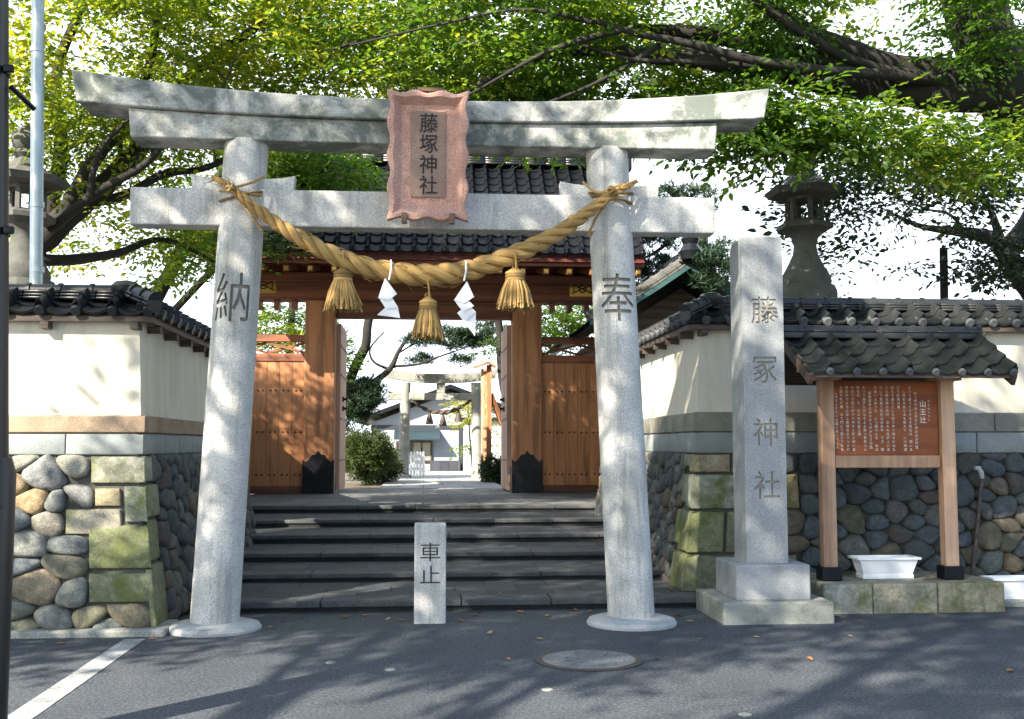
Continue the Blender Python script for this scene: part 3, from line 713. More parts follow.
# ---- left wall: front run along -X, return run along +Y; corner at (-2.32, 9.14)
CL = Vector((-2.32, 9.14, 0)); ZB, ZM, ZC, ZE = 1.42, 1.595, 1.745, 2.60
Lf = frame_fn(CL, (-1, 0, 0), (0, -1, 0), 0.20, ZB); Lr = frame_fn(CL, (0, 1, 0), (1, 0, 0), 0.19, ZB)
def LfB(u, z, dd=0):   # the corner leans out both ways
    p = Lf(u, z, dd); p.x += 0.19*(1-min(z, ZB)/ZB)**1.3*max(0, 1-u/0.9); return p
def LrB(u, z, dd=0):
    p = Lr(u, z, dd); p.y -= 0.20*(1-min(z, ZB)/ZB)**1.3*max(0, 1-u/0.9); return p
LFL, LRL = 6.5, 5.1
wl_ = thing('boundary_wall', 'cream plastered wall with tiled coping and sunlit cobble base beside the left torii pillar', 'wall', (-3.0, 9.2, 0))
b = MB()
for P, L in ((LfB, LFL), (LrB, LRL)): quadstrip(b, P, 0, L, [-0.05, 0.3, 0.7, 1.0, 1.25, ZB], -0.012, n=8)
b.build('mortar_backing', MT['mortar'], wl_)
def LU(px): return -2.32-at(px, 540, 9.0).x
b = MB(); Q = [(82, 145, 455, 485, .02), (86, 114.5, 487, 508, .3), (58, 114.5, 508, 536, .12), (115, 153, 485, 524, .52), (80, 156, 524, 570, .78), (80, 134.5, 571, 603, .9), (134.5, 162, 568, 628, .97)]
holes = []
for x0, x1, y0, y1, rr in Q:
    u1, u0 = LU(x0), max(-0.0, LU(x1)); z1, z0 = at(x0, y0, 9.05).z, at(x0, y1, 9.05).z; z0 = max(z0, 0.04)
    if x1 > 144: u0 = -0.002
    holes.append((u0, u1, z0, min(z1, ZB))); block(b, LfB, u0, u1, z0, min(z1, ZB), 0.035, rr, corner=u0 < 0.06)
zq = [0.04, 0.545, 0.895, 1.185, ZB]; rq = [(0.4, .97), (0.30, .85), (0.36, .6), (0.28, .45)]; rh = []
for k in range(4):
    u1 = (0.36, 0.30, 0.42, 0.26)[k]; block(b, LrB, -0.002, u1, zq[k], zq[k+1], 0.035, rq[k][1], corner=True); rh.append((-0.05, u1, zq[k], zq[k+1]))
b.build('corner_stones', MT['quoin'], wl_, 40)
b = MB(); voronoi_stones(b, LfB, 0, LFL, 0.04, ZB, 0.255, holes, 1.4, 0.075, 5); b.build('cobble_face', MT['cobble'], wl_, 60)
b = MB(); voronoi_stones(b, LrB, 0, LRL, 0.02, ZB, 0.25, rh, 1.2, 0.07, 8); b.build('shaded_cobble_face', MT['cobble_shade'], wl_, 60)
def course(P1, P2, z0, z1, L1, L2, w, m1, nm, par, d=0.02):
    for P, L in ((P1, L1), (P2, L2)):
        b = MB(); u = 0 if P is P1 else 0.0
        while u < L:
            ww = w*rng.uniform(0.75, 1.3); e = min(L, u+ww)
            block(b, P, u, e, z0, z1, d, rng.random(), 0.0015, corner=u == 0, rr=0.012); u = e
        quadstrip(b, P, 0, L, [z0, z1], -0.004, 0.5)
        b.build(nm, m1, par, 40)
course(LfB, LrB, ZB, ZM, LFL, LRL, 0.62, MT['ashlar'], 'ashlar_course', wl_)
course(LfB, LrB, ZM, ZC, LFL, LRL, 1.6, MT['brownband'], 'coping_band', wl_, 0.032)
def plaster_run(P, L, z0, z1, tp):
    b = MB(); vs = []; n = 10
    for z, dd in ((z0, 0.0), (z0+0.3, -tp*0.35), (z1, -tp)):
        for k in range(n+1): vs.append(P(L*k/n + (0 if k else tp*0.0), z, dd))
    b.add(vs, [[i*(n+1)+k, i*(n+1)+k+1, (i+1)*(n+1)+k+1, (i+1)*(n+1)+k] for i in range(2) for k in range(n)], 0.5); return b
def wall_body(x0, x1, y0, y1, z0, z1, par):
    b = MB(); b.bb(x0, x1, y0, y1, z0, z1, 0, 0.5); b.build('plaster', MT['plaster'], par)
# plaster as tapered solid L
def plaster_L(corner, sx, L1, L2, z0, z1, tp, th, par):
    """corner: outer corner; front run towards sx*X, return towards +Y"""
    b = MB(); c = Vector(corner); vs = []
    for z, t in ((z0, 0), (z1, tp)):
        x, y = c.x+sx*t, c.y+t
        ring = [(x, y), (x+sx*L1, y), (x+sx*L1, y+th), (x+sx*th, y+th), (x+sx*th, y+L2), (x, y+L2)]
        vs += [(px, py, z) for px, py in ring]
    b.add(vs, [[0, 1, 2, 3, 4, 5], [6, 7, 8, 9, 10, 11]]+[[k, (k+1) % 6, 6+(k+1) % 6, 6+k] for k in range(6)], 0.5)
    return b.build('plaster', MT['plaster'], par)
plaster_L((-2.33, 9.15, 0), -1, LFL, LRL, ZC-0.02, ZE, 0.045, 0.42, wl_)
def wall_roof(corner, sx, L1, L2, ze, par, tw, mat_t, rise=0.15, over=0.11, half=0.42, endm=MT['tile_end'], rcourses=3, amp=0.36):
    """tiled coping on the L wall; ridge line runs half inside the outer faces"""
    c = Vector(corner); ex = Vector((sx, 0, 0)); ey = Vector((0, 1, 0))
    eo = c-ex*over-ey*over          # eave corner
    rc = c+ex*half*0.5+ey*half*0.5  # ridge corner
    zr = ze+rise; hspan = half*0.5+over
    t = MB(); e = MB()
    v = Vector((0, -hspan, -rise)); Ls = v.length; nrm = Vector((0, -rise, hspan)).normalized(); 
    if nrm.z < 0: nrm = -nrm
    nrm = Vector((0, -rise/Ls, hspan/Ls))
    Wf = L1+over+0.02
    # front run: from the corner eave x outwards
    xs = eo.x if sx > 0 else eo.x-Wf
    f = MB(); fe = MB(); tile_roof(f, (xs, rc.y, zr), (1, 0, 0), v, nrm, Wf, Ls, tw, Ls/2, fe, amp, 0.046)
    pn = (ey-ex).normalized()       # points to the return side of the mitre
    f = clip(f, Vector((c.x, c.y, 0)), pn)
    # return run
    v2 = Vector((-sx*hspan, 0, -rise)); n2 = Vector((-sx*rise/Ls, 0, hspan/Ls)); Wr = L2+over
    g = MB(); ge = MB()
    if sx < 0: tile_roof(g, (rc.x, eo.y, zr), (0, 1, 0), v2, n2, Wr, Ls, tw, Ls/2, ge, amp, 0.046)
    else: tile_roof(g, (rc.x, eo.y+Wr, zr), (0, -1, 0), v2, n2, Wr, Ls, tw, Ls/2, ge, amp, 0.046)
    g = clip(g, Vector((c.x, c.y, 0)), -pn)
    # inner slopes (plain)
    k = MB(); k.add([(rc.x, rc.y, zr), (rc.x+sx*L1, rc.y, zr), (rc.x+sx*L1, rc.y+hspan, ze), (rc.x+sx*hspan, rc.y+hspan, ze), (rc.x+sx*hspan, rc.y+L2, ze), (rc.x, rc.y+L2, zr)], [[0, 1, 2, 3], [0, 3, 4, 5]])
    for m in (f, g, k): t.v, t.f, t.r, t.uv, t.mi = t.v+m.v, t.f+[[i+len(t.v) for i in q] for q in m.f], t.r+m.r, t.uv+m.uv, t.mi+m.mi
    rf = t.build('coping_tiles', mat_t, par, 50)
    E2 = MB()
    for m in (fe, ge): E2.v, E2.f, E2.r, E2.uv, E2.mi = E2.v+m.v, E2.f+[[i+len(E2.v) for i in q] for q in m.f], E2.r+m.r, E2.uv+m.uv, E2.mi+m.mi
    E2.build('tile_ends', endm, rf, 50)
    r = MB(); ridge(r, rc+Vector((0, 0, zr-0.02))+ex*L1, rc+Vector((0, 0, zr-0.02)), 0.20, rcourses, 0.028, 0.06)
    ridge(r, rc+Vector((0, 0, zr-0.02))+ey*(L2), rc+Vector((0, 0, zr-0.02)), 0.20, rcourses, 0.028, 0.06)
    ridge(r, rc+Vector((0, 0, zr+0.035)), Vector((eo.x, eo.y, ze+0.045)), 0.15, 2, 0.03, 0.06, 0.16)
    o = Vector((rc.x, rc.y, zr+0.085))
    r.lathe([(0.06, -0.10), (0.12, -0.05), (0.13, 0.02), (0.09, 0.06), (0.02, 0.075)], o, 16)
    r.tube([Vector((eo.x, eo.y, ze+0.06))-(ex+ey)*0.01, Vector((eo.x, eo.y, ze+0.06))+(ex+ey)*0.12], 0.065, 16)
    r.build('ridge', mat_t, rf, 50)
    # eave board and brackets
    w = MB()
    w.bb(min(c.x-ex.x*(over-.03), c.x+sx*L1), max(c.x-ex.x*(over-.03), c.x+sx*L1), c.y-over+0.03, c.y-over+0.075, ze-0.075, ze-0.03)
    xa = c.x-sx*(over-0.03); xb = c.x-sx*(over-0.075)
    w.bb(min(xa, xb), max(xa, xb), c.y-over+0.08, c.y+L2, ze-0.075, ze-0.03)
    # soffit
    w.bb(min(c.x-sx*0.08, c.x+sx*L1), max(c.x-sx*0.08, c.x+sx*L1), c.y-over+0.076, c.y+0.10, ze-0.028, ze-0.008)
    xs_ = sorted((c.x-sx*0.082, c.x+sx*0.10)); w.bb(xs_[0], xs_[1], c.y+0.11, c.y+L2, ze-0.028, ze-0.008)
    for q in range(int(L1/0.62)):
        x = c.x+sx*(0.06+0.72*q); w.bb(x-0.035, x+0.035, c.y-over+0.035, c.y+0.06, ze-0.135, ze-0.078, 0.004)
    for q in range(int(L2/0.62)):
        y = c.y+0.3+0.62*q; xs_ = sorted((c.x-sx*(over-0.035), c.x+sx*0.06)); w.bb(xs_[0], xs_[1], y-0.035, y+0.035, ze-0.135, ze-0.078, 0.004)
    w.build('eave_timber', MT['oldwood'], par)
wall_roof((-2.33, 9.16, 0), -1, LFL, LRL, ZE-0.01, wl_, 0.285, MT['tile'], endm=MT['tile'])
b = MB(); b.bb(-9, -2.02, 8.82, 9.35, -0.05, 0.055, 0.02); b.build('foundation_ledge', MT['granite_base'], wl_)
# wall joining the gate
def joining_wall(x0, y0, x1, y1, par, z1):
    P = frame_fn((x0, y0, 0), ((x1-x0)/math.hypot(x1-x0, y1-y0), (y1-y0)/math.hypot(x1-x0, y1-y0), 0), (0, 0, 0), 0, 1)
    L = math.hypot(x1-x0, y1-y0); b = MB(); rot = Matrix.Rotation(math.atan2(y1-y0, x1-x0), 3, 'Z')
    b.box(((x0+x1)/2, (y0+y1)/2, z1/2), (L, 0.35, z1), rot); b.build('rear_stretch', MT['plaster'], par)
    r = MB(); ridge(r, (x0, y0, z1), (x1, y1, z1), 0.6, 3, 0.05, 0.08); r.build('rear_coping', MT['tile'], par, 50)
joining_wall(-2.78, 14.4, -4.25, 21.0, wl_, 2.4)

# ---- right wall
CR = Vector((2.72, 10.62, 0)); RB, RM, RC, RE = 1.42, 1.63, 1.83, 2.74
Rf = frame_fn(CR, (1, 0, 0), (0, -1, 0), 0.20, RB); Rr = frame_fn(CR, (0, 1, 0), (-1, 0, 0), 0.20, RB)
def RfB(u, z, dd=0):
    p = Rf(u, z, dd); p.x -= 0.20*(1-min(z, RB)/RB)**1.3*max(0, 1-u/0.9); return p
def RrB(u, z, dd=0):
    p = Rr(u, z, dd); p.y -= 0.20*(1-min(z, RB)/RB)**1.3*max(0, 1-u/0.9); return p
RFL, RRL = 9.0, 5.6
wr_ = thing('boundary_wall', 'cream plastered wall with tiled coping and shaded cobble base behind the notice board', 'wall', (5.0, 10.7, 0))
b = MB()
for P, L in ((RfB, RFL), (RrB, RRL)): quadstrip(b, P, 0, L, [-0.05, 0.3, 0.7, 1.0, 1.25, RB], -0.012, n=8)
b.build('mortar_backing', MT['mortar'], wr_)
b = MB(); zq = [-0.02, 0.44, 0.86, 1.22, RB]; h1 = []; h2 = []
for k in range(4):
    ua = (0.55, 0.30, 0.62, 0.34)[k]; ub = (0.26, 0.34, 0.22, 0.2)[k]; rr = (.97, .8, .5, .35)[k]
    block(b, RfB, -0.002, ua, zq[k], zq[k+1], 0.035, rr, corner=True); h1.append((-.05, ua, zq[k], zq[k+1]))
    block(b, RrB, -0.002, ub, zq[k], zq[k+1], 0.035, rr, corner=True); h2.append((-.05, ub, zq[k], zq[k+1]))
    block(b, RfB, ua, ua+0.4, zq[k], zq[k+1], 0.035, (.9, .97, .3, .28)[k]); h1.append((ua-.05, ua+0.4, zq[k], zq[k+1]))
    block(b, RrB, ub, ub+0.22, zq[k]+0.05, zq[k+1], 0.035, (.9, .8, .55, .5)[k]); h2.append((ub-.05, ub+.22, zq[k], zq[k+1]))
b.build('corner_stones', MT['quoin'], wr_, 40)
b = MB(); voronoi_stones(b, RfB, 0, RFL, -0.02, RB, 0.25, h1, 1.25, 0.085, 15); b.build('cobble_face', MT['cobble_shade'], wr_, 60)
b = MB(); voronoi_stones(b, RrB, 0, RRL, -0.02, RB, 0.22, h2, 0.95, 0.07, 18); b.build('return_cobble_face', MT['cobble_shade'], wr_, 60)
course(RfB, RrB, RB, RM, RFL, RRL, 0.6, MT['ashlar'], 'ashlar_course', wr_)
course(RfB, RrB, RM, RC, RFL, RRL, 0.55, MT['greyband'], 'coping_band', wr_, 0.028)
plaster_L((2.73, 10.63, 0), 1, RFL, RRL, RC-0.02, RE, 0.045, 0.42, wr_)
wall_roof((2.73, 10.64, 0), 1, RFL, RRL, RE-0.01, wr_, 0.25, MT['tile_rough'], rise=0.18, over=0.14)
joining_wall(2.95, 16.3, 4.1, 21.0, wr_, 2.7)

# ------------------------------------------------------------------ shrine gate
GY = 21.2
gt = thing('shrine_gate', 'orange brown cypress gate with open doors and black tiled roof above the steps', 'gate', (0, GY, PZ))
for sx in (-1, 1):
    b = MB(); x0, x1 = sorted((sx*1.72, sx*2.30)); b.bb(x0, x1, GY-0.2, GY+0.25, PZ, 4.3, 0.02, 0.55); po = b.build('gate_post', MT['gatewood'], gt)
    b = MB(); xc = sx*2.01
    b.bb(x0-0.012, x1+0.012, GY-0.212, GY+0.26, PZ-0.002, PZ+0.50, 0.006)
    for k in range(9): xx = x0+0.03+k*(x1-x0-0.06)/8; b.bb(xx-0.011, xx+0.011, GY-0.232, GY-0.20, PZ+0.03, PZ+0.46, 0.004)
    crest = [(-.302, .5), (-.302, .66), (-.24, .60), (-.17, .66), (-.12, .74), (-.06, .74), (0, .82), (.06, .74), (.12, .74), (.17, .66), (.24, .60), (.302, .66), (.302, .5)]
    b.prism([(xc+x, PZ+z-0.002) for x, z in crest], GY-0.214, GY-0.198)
    b.build('iron_shoe', MT['iron'], po)
    # wing panel: vertical boards
    xw0, xw1 = sorted((sx*2.302, sx*3.75)); b = MB(); x = xw0; n = 6; w = (xw1-xw0)/n
    for k in range(n): b.bb(xw0+k*w, xw0+(k+1)*w-0.004, GY-0.05+0.003*(k % 2), GY+0.05, PZ+0.14, 3.115, 0.004)
    pn_ = b.build('board_panel', MT['gatewood'], gt)
    b = MB()
    for z in (2.55, 1.75, 0.93):
        for k in range(n):
            for q in (0.3, 0.7):
                c = Vector((xw0+(k+q)*w, GY-0.05, z)); b.lathe([(0.019, -0.0), (0.016, 0.012), (0.006, 0.018)], (0, 0, 0), 8)
                m = 8*3
                for i in range(len(b.v)-m, len(b.v)): vx = b.v[i]; b.v[i] = (c.x+vx[0], c.y-vx[2], c.z+vx[1])
    b.build('nail_heads', MT['iron'], pn_)
    b = MB(); b.bb(xw0, xw1, GY-0.08, GY+0.08, PZ, PZ+0.14, 0.01); b.build('sill', MT['gatewoodx'], gt)
    for z0, z1 in ((3.117, 3.27), (3.50, 3.635)):
        b = MB(); b.bb(xw0, xw1, GY-0.075, GY+0.075, z0, z1, 0.01); b.build('rail', MT['gatewoodx'], gt)
    b = MB()
    for za, zb in ((3.285, 3.485), (3.485, 3.285)):
        b.bar((xw0, GY+(0.02 if za < zb else -0.025), za), (sx*3.05, GY+(0.02 if za < zb else -0.025), zb), 0.04, 0.045)
        b.bar((sx*3.05 if sx > 0 else xw0+0.0, GY+(0.02 if za < zb else -0.025), za), (xw1, GY+(0.02 if za < zb else -0.025), zb), 0.04, 0.045) if sx > 0 else b.bar((sx*3.05, GY+(0.02 if za < zb else -0.025), za), (xw1, GY+(0.02 if za < zb else -0.025), zb), 0.04, 0.045)
    b.build('crossed_lattice', MT['gatewoodx'], gt)
    b = MB(); xo0, xo1 = sorted((sx*3.75, sx*4.0)); b.bb(xo0, xo1, GY-0.13, GY+0.13, PZ, 4.3, 0.01); b.build('outer_post', MT['gatewood'], gt)
    # open door leaf folded inwards
    dx = sx*1.69; b = MB()
    for k in range(4): b.bb(dx-0.045, dx+0.045, GY+0.27+k*0.40, GY+0.27+(k+1)*0.40-0.004, PZ+0.03, 3.9, 0.004)
    d = b.build('door', MT['door_sunlit'], gt)
    xi = dx-sx*0.05
    for z in (1.20, 2.02, 2.88, 3.45):
        b = MB()
        b.bb(min(xi, xi-sx*0.012), max(xi, xi-sx*0.012), GY+0.28, GY+1.86, z-0.012, z+0.012); b.build('iron_strap', MT['iron'], d)
    for z in (2.24, 2.43):
        c = Vector((xi, GY+0.95, z)); b = MB(); b.box(c, (0.05, 0.16, 0.11), None, 0.02); b.box(c-Vector((sx*0.05, 0, 0)), (0.08, 0.06, 0.05), None, 0.012); b.build('bolt_guide', MT['iron'], d)
# beams, rafters, fittings
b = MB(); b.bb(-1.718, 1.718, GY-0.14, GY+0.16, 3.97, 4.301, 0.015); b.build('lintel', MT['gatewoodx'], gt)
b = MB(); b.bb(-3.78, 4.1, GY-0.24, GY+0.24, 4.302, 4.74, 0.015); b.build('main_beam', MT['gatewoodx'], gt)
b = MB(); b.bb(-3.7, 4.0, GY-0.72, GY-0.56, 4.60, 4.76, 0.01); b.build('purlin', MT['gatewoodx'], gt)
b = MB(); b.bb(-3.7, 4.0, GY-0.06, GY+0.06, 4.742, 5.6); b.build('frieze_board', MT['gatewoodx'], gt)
for sx in (-1, 1):
    b = MB(); xa, xb_ = sorted((sx*2.85, sx*3.35)); b.bb(xa, xb_, GY-0.255, GY-0.23, 4.42, 4.72, 0.004)
    fz = b.build('gilt_fitting', MT['gold'], gt)
    b = MB(); xm = (xa+xb_)/2
    for s_ in (-1, 1):
        b.bar((xa+0.03, GY-0.258, 4.57-s_*0.1), (xb_-0.03, GY-0.258, 4.57+s_*0.1), 0.006, 0.022)
        b.bar((xm+s_*0.17, GY-0.258, 4.50), (xm+s_*0.17, GY-0.258, 4.64), 0.006, 0.02)
    b.tube([(xm+0.07*math.cos(a), GY-0.258, 4.57+0.07*math.sin(a)) for a in [2*math.pi*j/20 for j in range(21)]], 0.012, 6)
    b.build('openwork', MT['iron'], fz)
for sx in (-1, 1):      # small hanging brackets under the main beam over the wings
    for k in range(4): x = sx*(2.52+0.34*k); b = MB(); b.bb(x-0.05, x+0.05, GY-0.15, GY+0.15, 4.13, 4.301, 0.01); b.build('beam_block', MT['gatewoodx'], gt)
RH, RZE, RYE, RW = 7.1, 4.86, 2.2, 3.95
pitchv = Vector((0, -RYE, RZE-RH)); sl_ = (RH-RZE)/RYE
for k in range(19):
    x = -3.7+0.42*k; b = MB()
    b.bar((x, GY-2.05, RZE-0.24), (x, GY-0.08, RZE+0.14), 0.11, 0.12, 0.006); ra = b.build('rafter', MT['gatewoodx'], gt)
    b = MB(); b.bb(x-0.035, x+0.035, GY-2.075, GY-2.045, RZE-0.275, RZE-0.205, 0.006); b.build('gilt_cap', MT['gold'], ra)
b = MB(); b.bb(-RW, RW, GY-2.12, GY-2.06, RZE-0.155, RZE-0.095, 0.006); b.build('eave_batten', MT['gatewoodx'], gt)
b = MB(); b.bb(-RW, RW, GY-2.19, GY-2.10, RZE-0.09, RZE+0.07, 0.006); b.build('eave_board', MT['redboard'], gt)
b = MB()
for sy in (-1, 1):
    q = [(-RW+.02, GY+sy*2.09, RZE-.07), (RW-.02, GY+sy*2.09, RZE-.07), (RW-.02, GY+sy*.07, RZE+.32), (-RW+.02, GY+sy*.07, RZE+.32)]
    b.add(q+[(x, y, z+.03) for x, y, z in q], [[0, 1, 2, 3], [4, 5, 6, 7]]+[[k, (k+1) % 4, 4+(k+1) % 4, 4+k] for k in range(4)])
b.build('soffit', MT['redboard'], gt)
t = MB(); e = MB(); Ls = math.hypot(RYE+0.1, RH-RZE)
for sy in (-1, 1):
    v = Vector((0, sy*RYE, RZE+0.12-RH)); nn = Vector((0, sy*(RH-RZE-0.12), RYE)).normalized()
    tile_roof(t, (-RW, GY, RH) if sy < 0 else (RW, GY, RH), (1, 0, 0) if sy < 0 else (-1, 0, 0), v, nn, 2*RW, v.length+0.1, 0.27, 0.26, e, 0.34, 0.055)
rf = t.build('roof', MT['tile_gate'], gt, 50); e.build('tile_ends', MT['tile'], rf, 50)
b = MB()
b.add([(-RW+.1, GY-RYE, RZE), (-RW+.1, GY+RYE, RZE), (-RW+.1, GY, RH-0.05), (RW-.1, GY-RYE, RZE), (RW-.1, GY+RYE, RZE), (RW-.1, GY, RH-0.05)], [[0, 1, 2], [3, 5, 4], [0, 2, 5, 3], [1, 4, 5, 2], [0, 3, 4, 1]])
b.build('gable', MT['redboard'], rf)
b = MB(); ridge(b, (-RW-0.1, GY, RH-0.05), (RW+0.1, GY, RH-0.05), 0.42, 8, 0.055, 0.12, 0.35)
for sx in (-1, 1): b.box((sx*(RW+0.12), GY, RH+0.25), (0.1, 0.5, 0.75), None, 0.04)
b.build('ridge', MT['tile'], rf, 50)

# ------------------------------------------------------------------ engraved stones
bo = MB(); bx0, bx1 = at(414, 600, 9.27).x, at(446, 600, 9.27).x; zt_ = at(430, 524, 9.27).z
bo.box(((bx0+bx1)/2, 9.37, zt_/2-0.05), (bx1-bx0, 0.20, zt_+0.1), None, 0.012, 0.5)
bl = bo.build('stone_bollard', MT['granite']); tag(bl, 'short square granite bollard carved with two characters in front of the steps', 'bollard')
xc = (bx0+bx1)/2
engrave(bl, [cutter(ch, 0.19, 0.17, (lambda zz: (lambda x, z, d: Vector((xc+x, 9.27-d, zz+z))))(at(430, py, 9.27).z), 0.01, 0.02) for ch, py in (('車', 552), ('止', 575))], MT['engraved_dark'])
sp = thing('stone_pillar', 'tall square granite name pillar on a two step plinth right of the torii', 'stone pillar', (2.98, 9.45, 0))
b = MB(); PX, PYC = 2.975, 9.435; hw, hd = 0.184, 0.18
b.add([(PX-hw, PYC-hd, .47), (PX+hw, PYC-hd, .47), (PX+hw, PYC+hd, .47), (PX-hw, PYC+hd, .47), (PX-hw, PYC-hd, 3.335), (PX+hw, PYC-hd, 3.335), (PX+hw, PYC+hd, 3.335), (PX-hw, PYC+hd, 3.335), (PX, PYC, 3.40)],
      [[0, 1, 2, 3], [0, 1, 5, 4], [1, 2, 6, 5], [2, 3, 7, 6], [3, 0, 4, 7], [4, 5, 8], [5, 6, 8], [6, 7, 8], [7, 4, 8]], 0.5)
sh = b.build('shaft', MT['granite_post'], sp)
engrave(sh, [cutter(ch, 0.24, 0.26, (lambda zz: (lambda x, z, d: Vector((PX+0.01+x, PYC-hd-d, zz+z))))(at(765, py, PYC-hd).z), 0.013, 0.02) for ch, py in (('藤', 310), ('冢', 369), ('神', 432), ('社', 485))], MT['engraved'])
md = sh.modifiers.new('bev', 'BEVEL'); md.width = 0.008; md.segments = 2; md.limit_method = 'ANGLE'; md.angle_limit = R(20)
sh.modifiers.clear()
b = MB(); b.bb(2.655, 3.305, 9.115, 9.77, 0.18, 0.482, 0.014); b.build('upper_plinth', MT['granite_post'], sp)
b = MB(); b.bb(2.51, 3.465, 9.0, 9.93, -0.05, 0.182, 0.014); b.build('lower_plinth', MT['granite_base'], sp)

# ------------------------------------------------------------------ notice board
nb = thing('notice_board', 'wooden notice board with white writing under a small tiled roof on a stone plinth', 'notice board', (4.3, 9.75, 0.3))
NY = 9.72
for x0, x1 in ((3.645, 3.79), (4.80, 4.945)):
    b = MB(); b.bb(x0+.01, x1-.005, NY, NY+0.11, 0.385, 2.16, 0.008); q = b.build('post', MT['signwood'], nb)
    b = MB(); b.bb(x0-0.02, x1+0.025, NY-0.03, NY+0.14, 0.265, 0.385, 0.01); b.build('post_shoe', MT['iron'], q)
b = MB(); b.bb(3.792, 4.798, NY+0.02, NY+0.13, 1.29, 1.405, 0.008); b.build('rail', MT['signwood'], nb)
b = MB(); b.bb(3.792, 4.798, NY+0.05, NY+0.09, 1.407, 2.10, 0.004, 0.5); bd = b.build('board', MT['signboard'], nb)
b = MB(); zf = NY+0.05
def letter(b, ch, x, z, s, d=0.0015, bold=0.0):
    v, f = glyph(ch, bold)
    if v: b.add([(x+p*s, zf-d, z+q*s) for p, q in v], f, 0.5)
for k, ch in enumerate('山王辻'): letter(b, ch, 4.655, 1.885-0.075*k, 0.066, bold=0.014)
for k, ch in enumerate('さんのうつじ'): letter(b, ch, 4.712, 1.91-0.035*k, 0.026)
cols = '往還下通筋山王社門前辻町名由来宮祭神社参道石川江戸時代年頃古代人家並大小東西南北上中村里'
kana = 'のにをはがとしたいるてれあかさなまらうこそつもよ'
tr = random.Random(3)
CW = [(4.585, 0), (4.53, 1), (4.475, 1), (4.42, 4), (4.365, 2), (4.31, 1), (4.255, 1), (4.20, 1), (4.145, 3), (4.09, 1), (4.035, 5), (3.98, 1), (3.925, 1), (3.87, 2), (3.822, 3)]
for x, kind in CW:
    z = 2.035-(0.05 if kind in (0, 3) else 0.0); zend = 1.45 if kind not in (4, 5) else (1.83 if kind == 4 else 1.60); k = 0
    while z > zend:
        if tr.random() > 0.06: letter(b, tr.choice(cols) if tr.random() < 0.4 else tr.choice(kana), x, z, 0.031)
        z -= 0.036
b.build('lettering', MT['white_paint'], bd)
b = MB()
for x in (3.718, 4.872): b.bb(x-0.12, x+0.12, NY-0.05, NY+0.2, 2.10, 2.17, 0.006)
b.bb(3.45, 5.10, NY-0.06, NY+0.05, 2.172, 2.23, 0.004); b.build('roof_beam', MT['signwood'], nb)
t = MB(); e = MB(); NR = 2.50; XR0, XR1 = 3.32, 5.22
for sy in (-1, 1):
    v = Vector((0, sy*0.66, -0.37)); nn = Vector((0, sy*0.37, 0.66)).normalized()
    tile_roof(t, (XR0, NY+0.06, NR) if sy < 0 else (XR1, NY+0.06, NR), (1, 0, 0) if sy < 0 else (-1, 0, 0), v, nn, XR1-XR0, v.length, 0.237, 0.19, e, 0.34, 0.036)
rf = t.build('roof', MT['tile_rough'], nb, 50); e.build('tile_ends', MT['tile_end'], rf, 50)
b = MB(); b.bb(XR0-0.01, XR1+0.01, NY-0.02, NY+0.14, NR-0.01, NR+0.045, 0.006); ridge(b, (XR0-0.02, NY+0.06, NR+0.045), (XR1+0.02, NY+0.06, NR+0.045), 0.15, 1, 0.025, 0.05); b.build('ridge', MT['tile_rough'], rf, 50)
b = MB()
for x in (XR0+0.03, XR1-0.03):
    for sy in (-1, 1): b.bar((x, NY+0.06, NR-0.06), (x, NY+0.06+sy*0.66, NR-0.43), 0.035, 0.10)
for sy in (-1, 1): b.bar((XR0+.05, NY+0.06+sy*0.62, NR-0.385), (XR1-.05, NY+0.06+sy*0.62, NR-0.385), 0.03, 0.05)
b.build('verge_boards', MT['oldwood'], rf)
b = MB()
for sy in (-1, 1):
    vs = [(XR0+.06, NY+.06, NR-.035), (XR1-.06, NY+.06, NR-.035), (XR1-.06, NY+.06+sy*.63, NR-.39), (XR0+.06, NY+.06+sy*.63, NR-.39)]
    b.add(vs+[(x, y, z-0.02) for x, y, z in vs], [[0, 1, 2, 3], [4, 5, 6, 7]]+[[k, (k+1) % 4, 4+(k+1) % 4, 4+k] for k in range(4)])
b.build('soffit', MT['oldwood'], rf)
pt = MB(); xs = [3.56, 4.02, 4.62, 5.25]
for k in range(3): pt.bb(xs[k]+0.004, xs[k+1]-0.004, 9.50, 10.50, -0.05, 0.262, 0.02)
pt = pt.build('stone_plinth', MT['quoin']); tag(pt, 'low mossy stone plinth carrying the notice board', 'plinth')

def planter(x, y, z, w, label, rz=0):
    t = thing('planter_box', label, 'planter', (x, y, z), 'white plastic planter boxes')
    def ring(wx, wy, zz): return [(x-wx, y-wy, z+zz), (x+wx, y-wy, z+zz), (x+wx, y+wy, z+zz), (x-wx, y+wy, z+zz)]
    b = MB(); L = [ring(w*.40, .085, 0.0), ring(w*.40, .085, 0.035), ring(w*.385, .08, .04), ring(w*.45, .105, .165), ring(w*.45, .105, .172), ring(w*.5, .125, .176), ring(w*.5, .125, .198), ring(w*.46, .105, .198), ring(w*.40, .08, .06)]
    vs = [p for l in L for p in l]; fs = [[0, 1, 2, 3]]+[[i*4+k, i*4+(k+1) % 4, (i+1)*4+(k+1) % 4, (i+1)*4+k] for i in range(len(L)-1) for k in range(4)]+[[32+k for k in range(4)]]
    b.add(vs, fs, 0.5); o = b.build('box', MT['white_plastic'], t)
    md = o.modifiers.new('bev', 'BEVEL'); md.width = 0.006; md.segments = 2
planter(4.30, 9.90, 0.265, 0.61, 'empty white planter box standing on the stone plinth under the notice board')
planter(5.63, 9.93, 0.06, 0.66, 'white planter box on the ground past the end of the stone plinth')
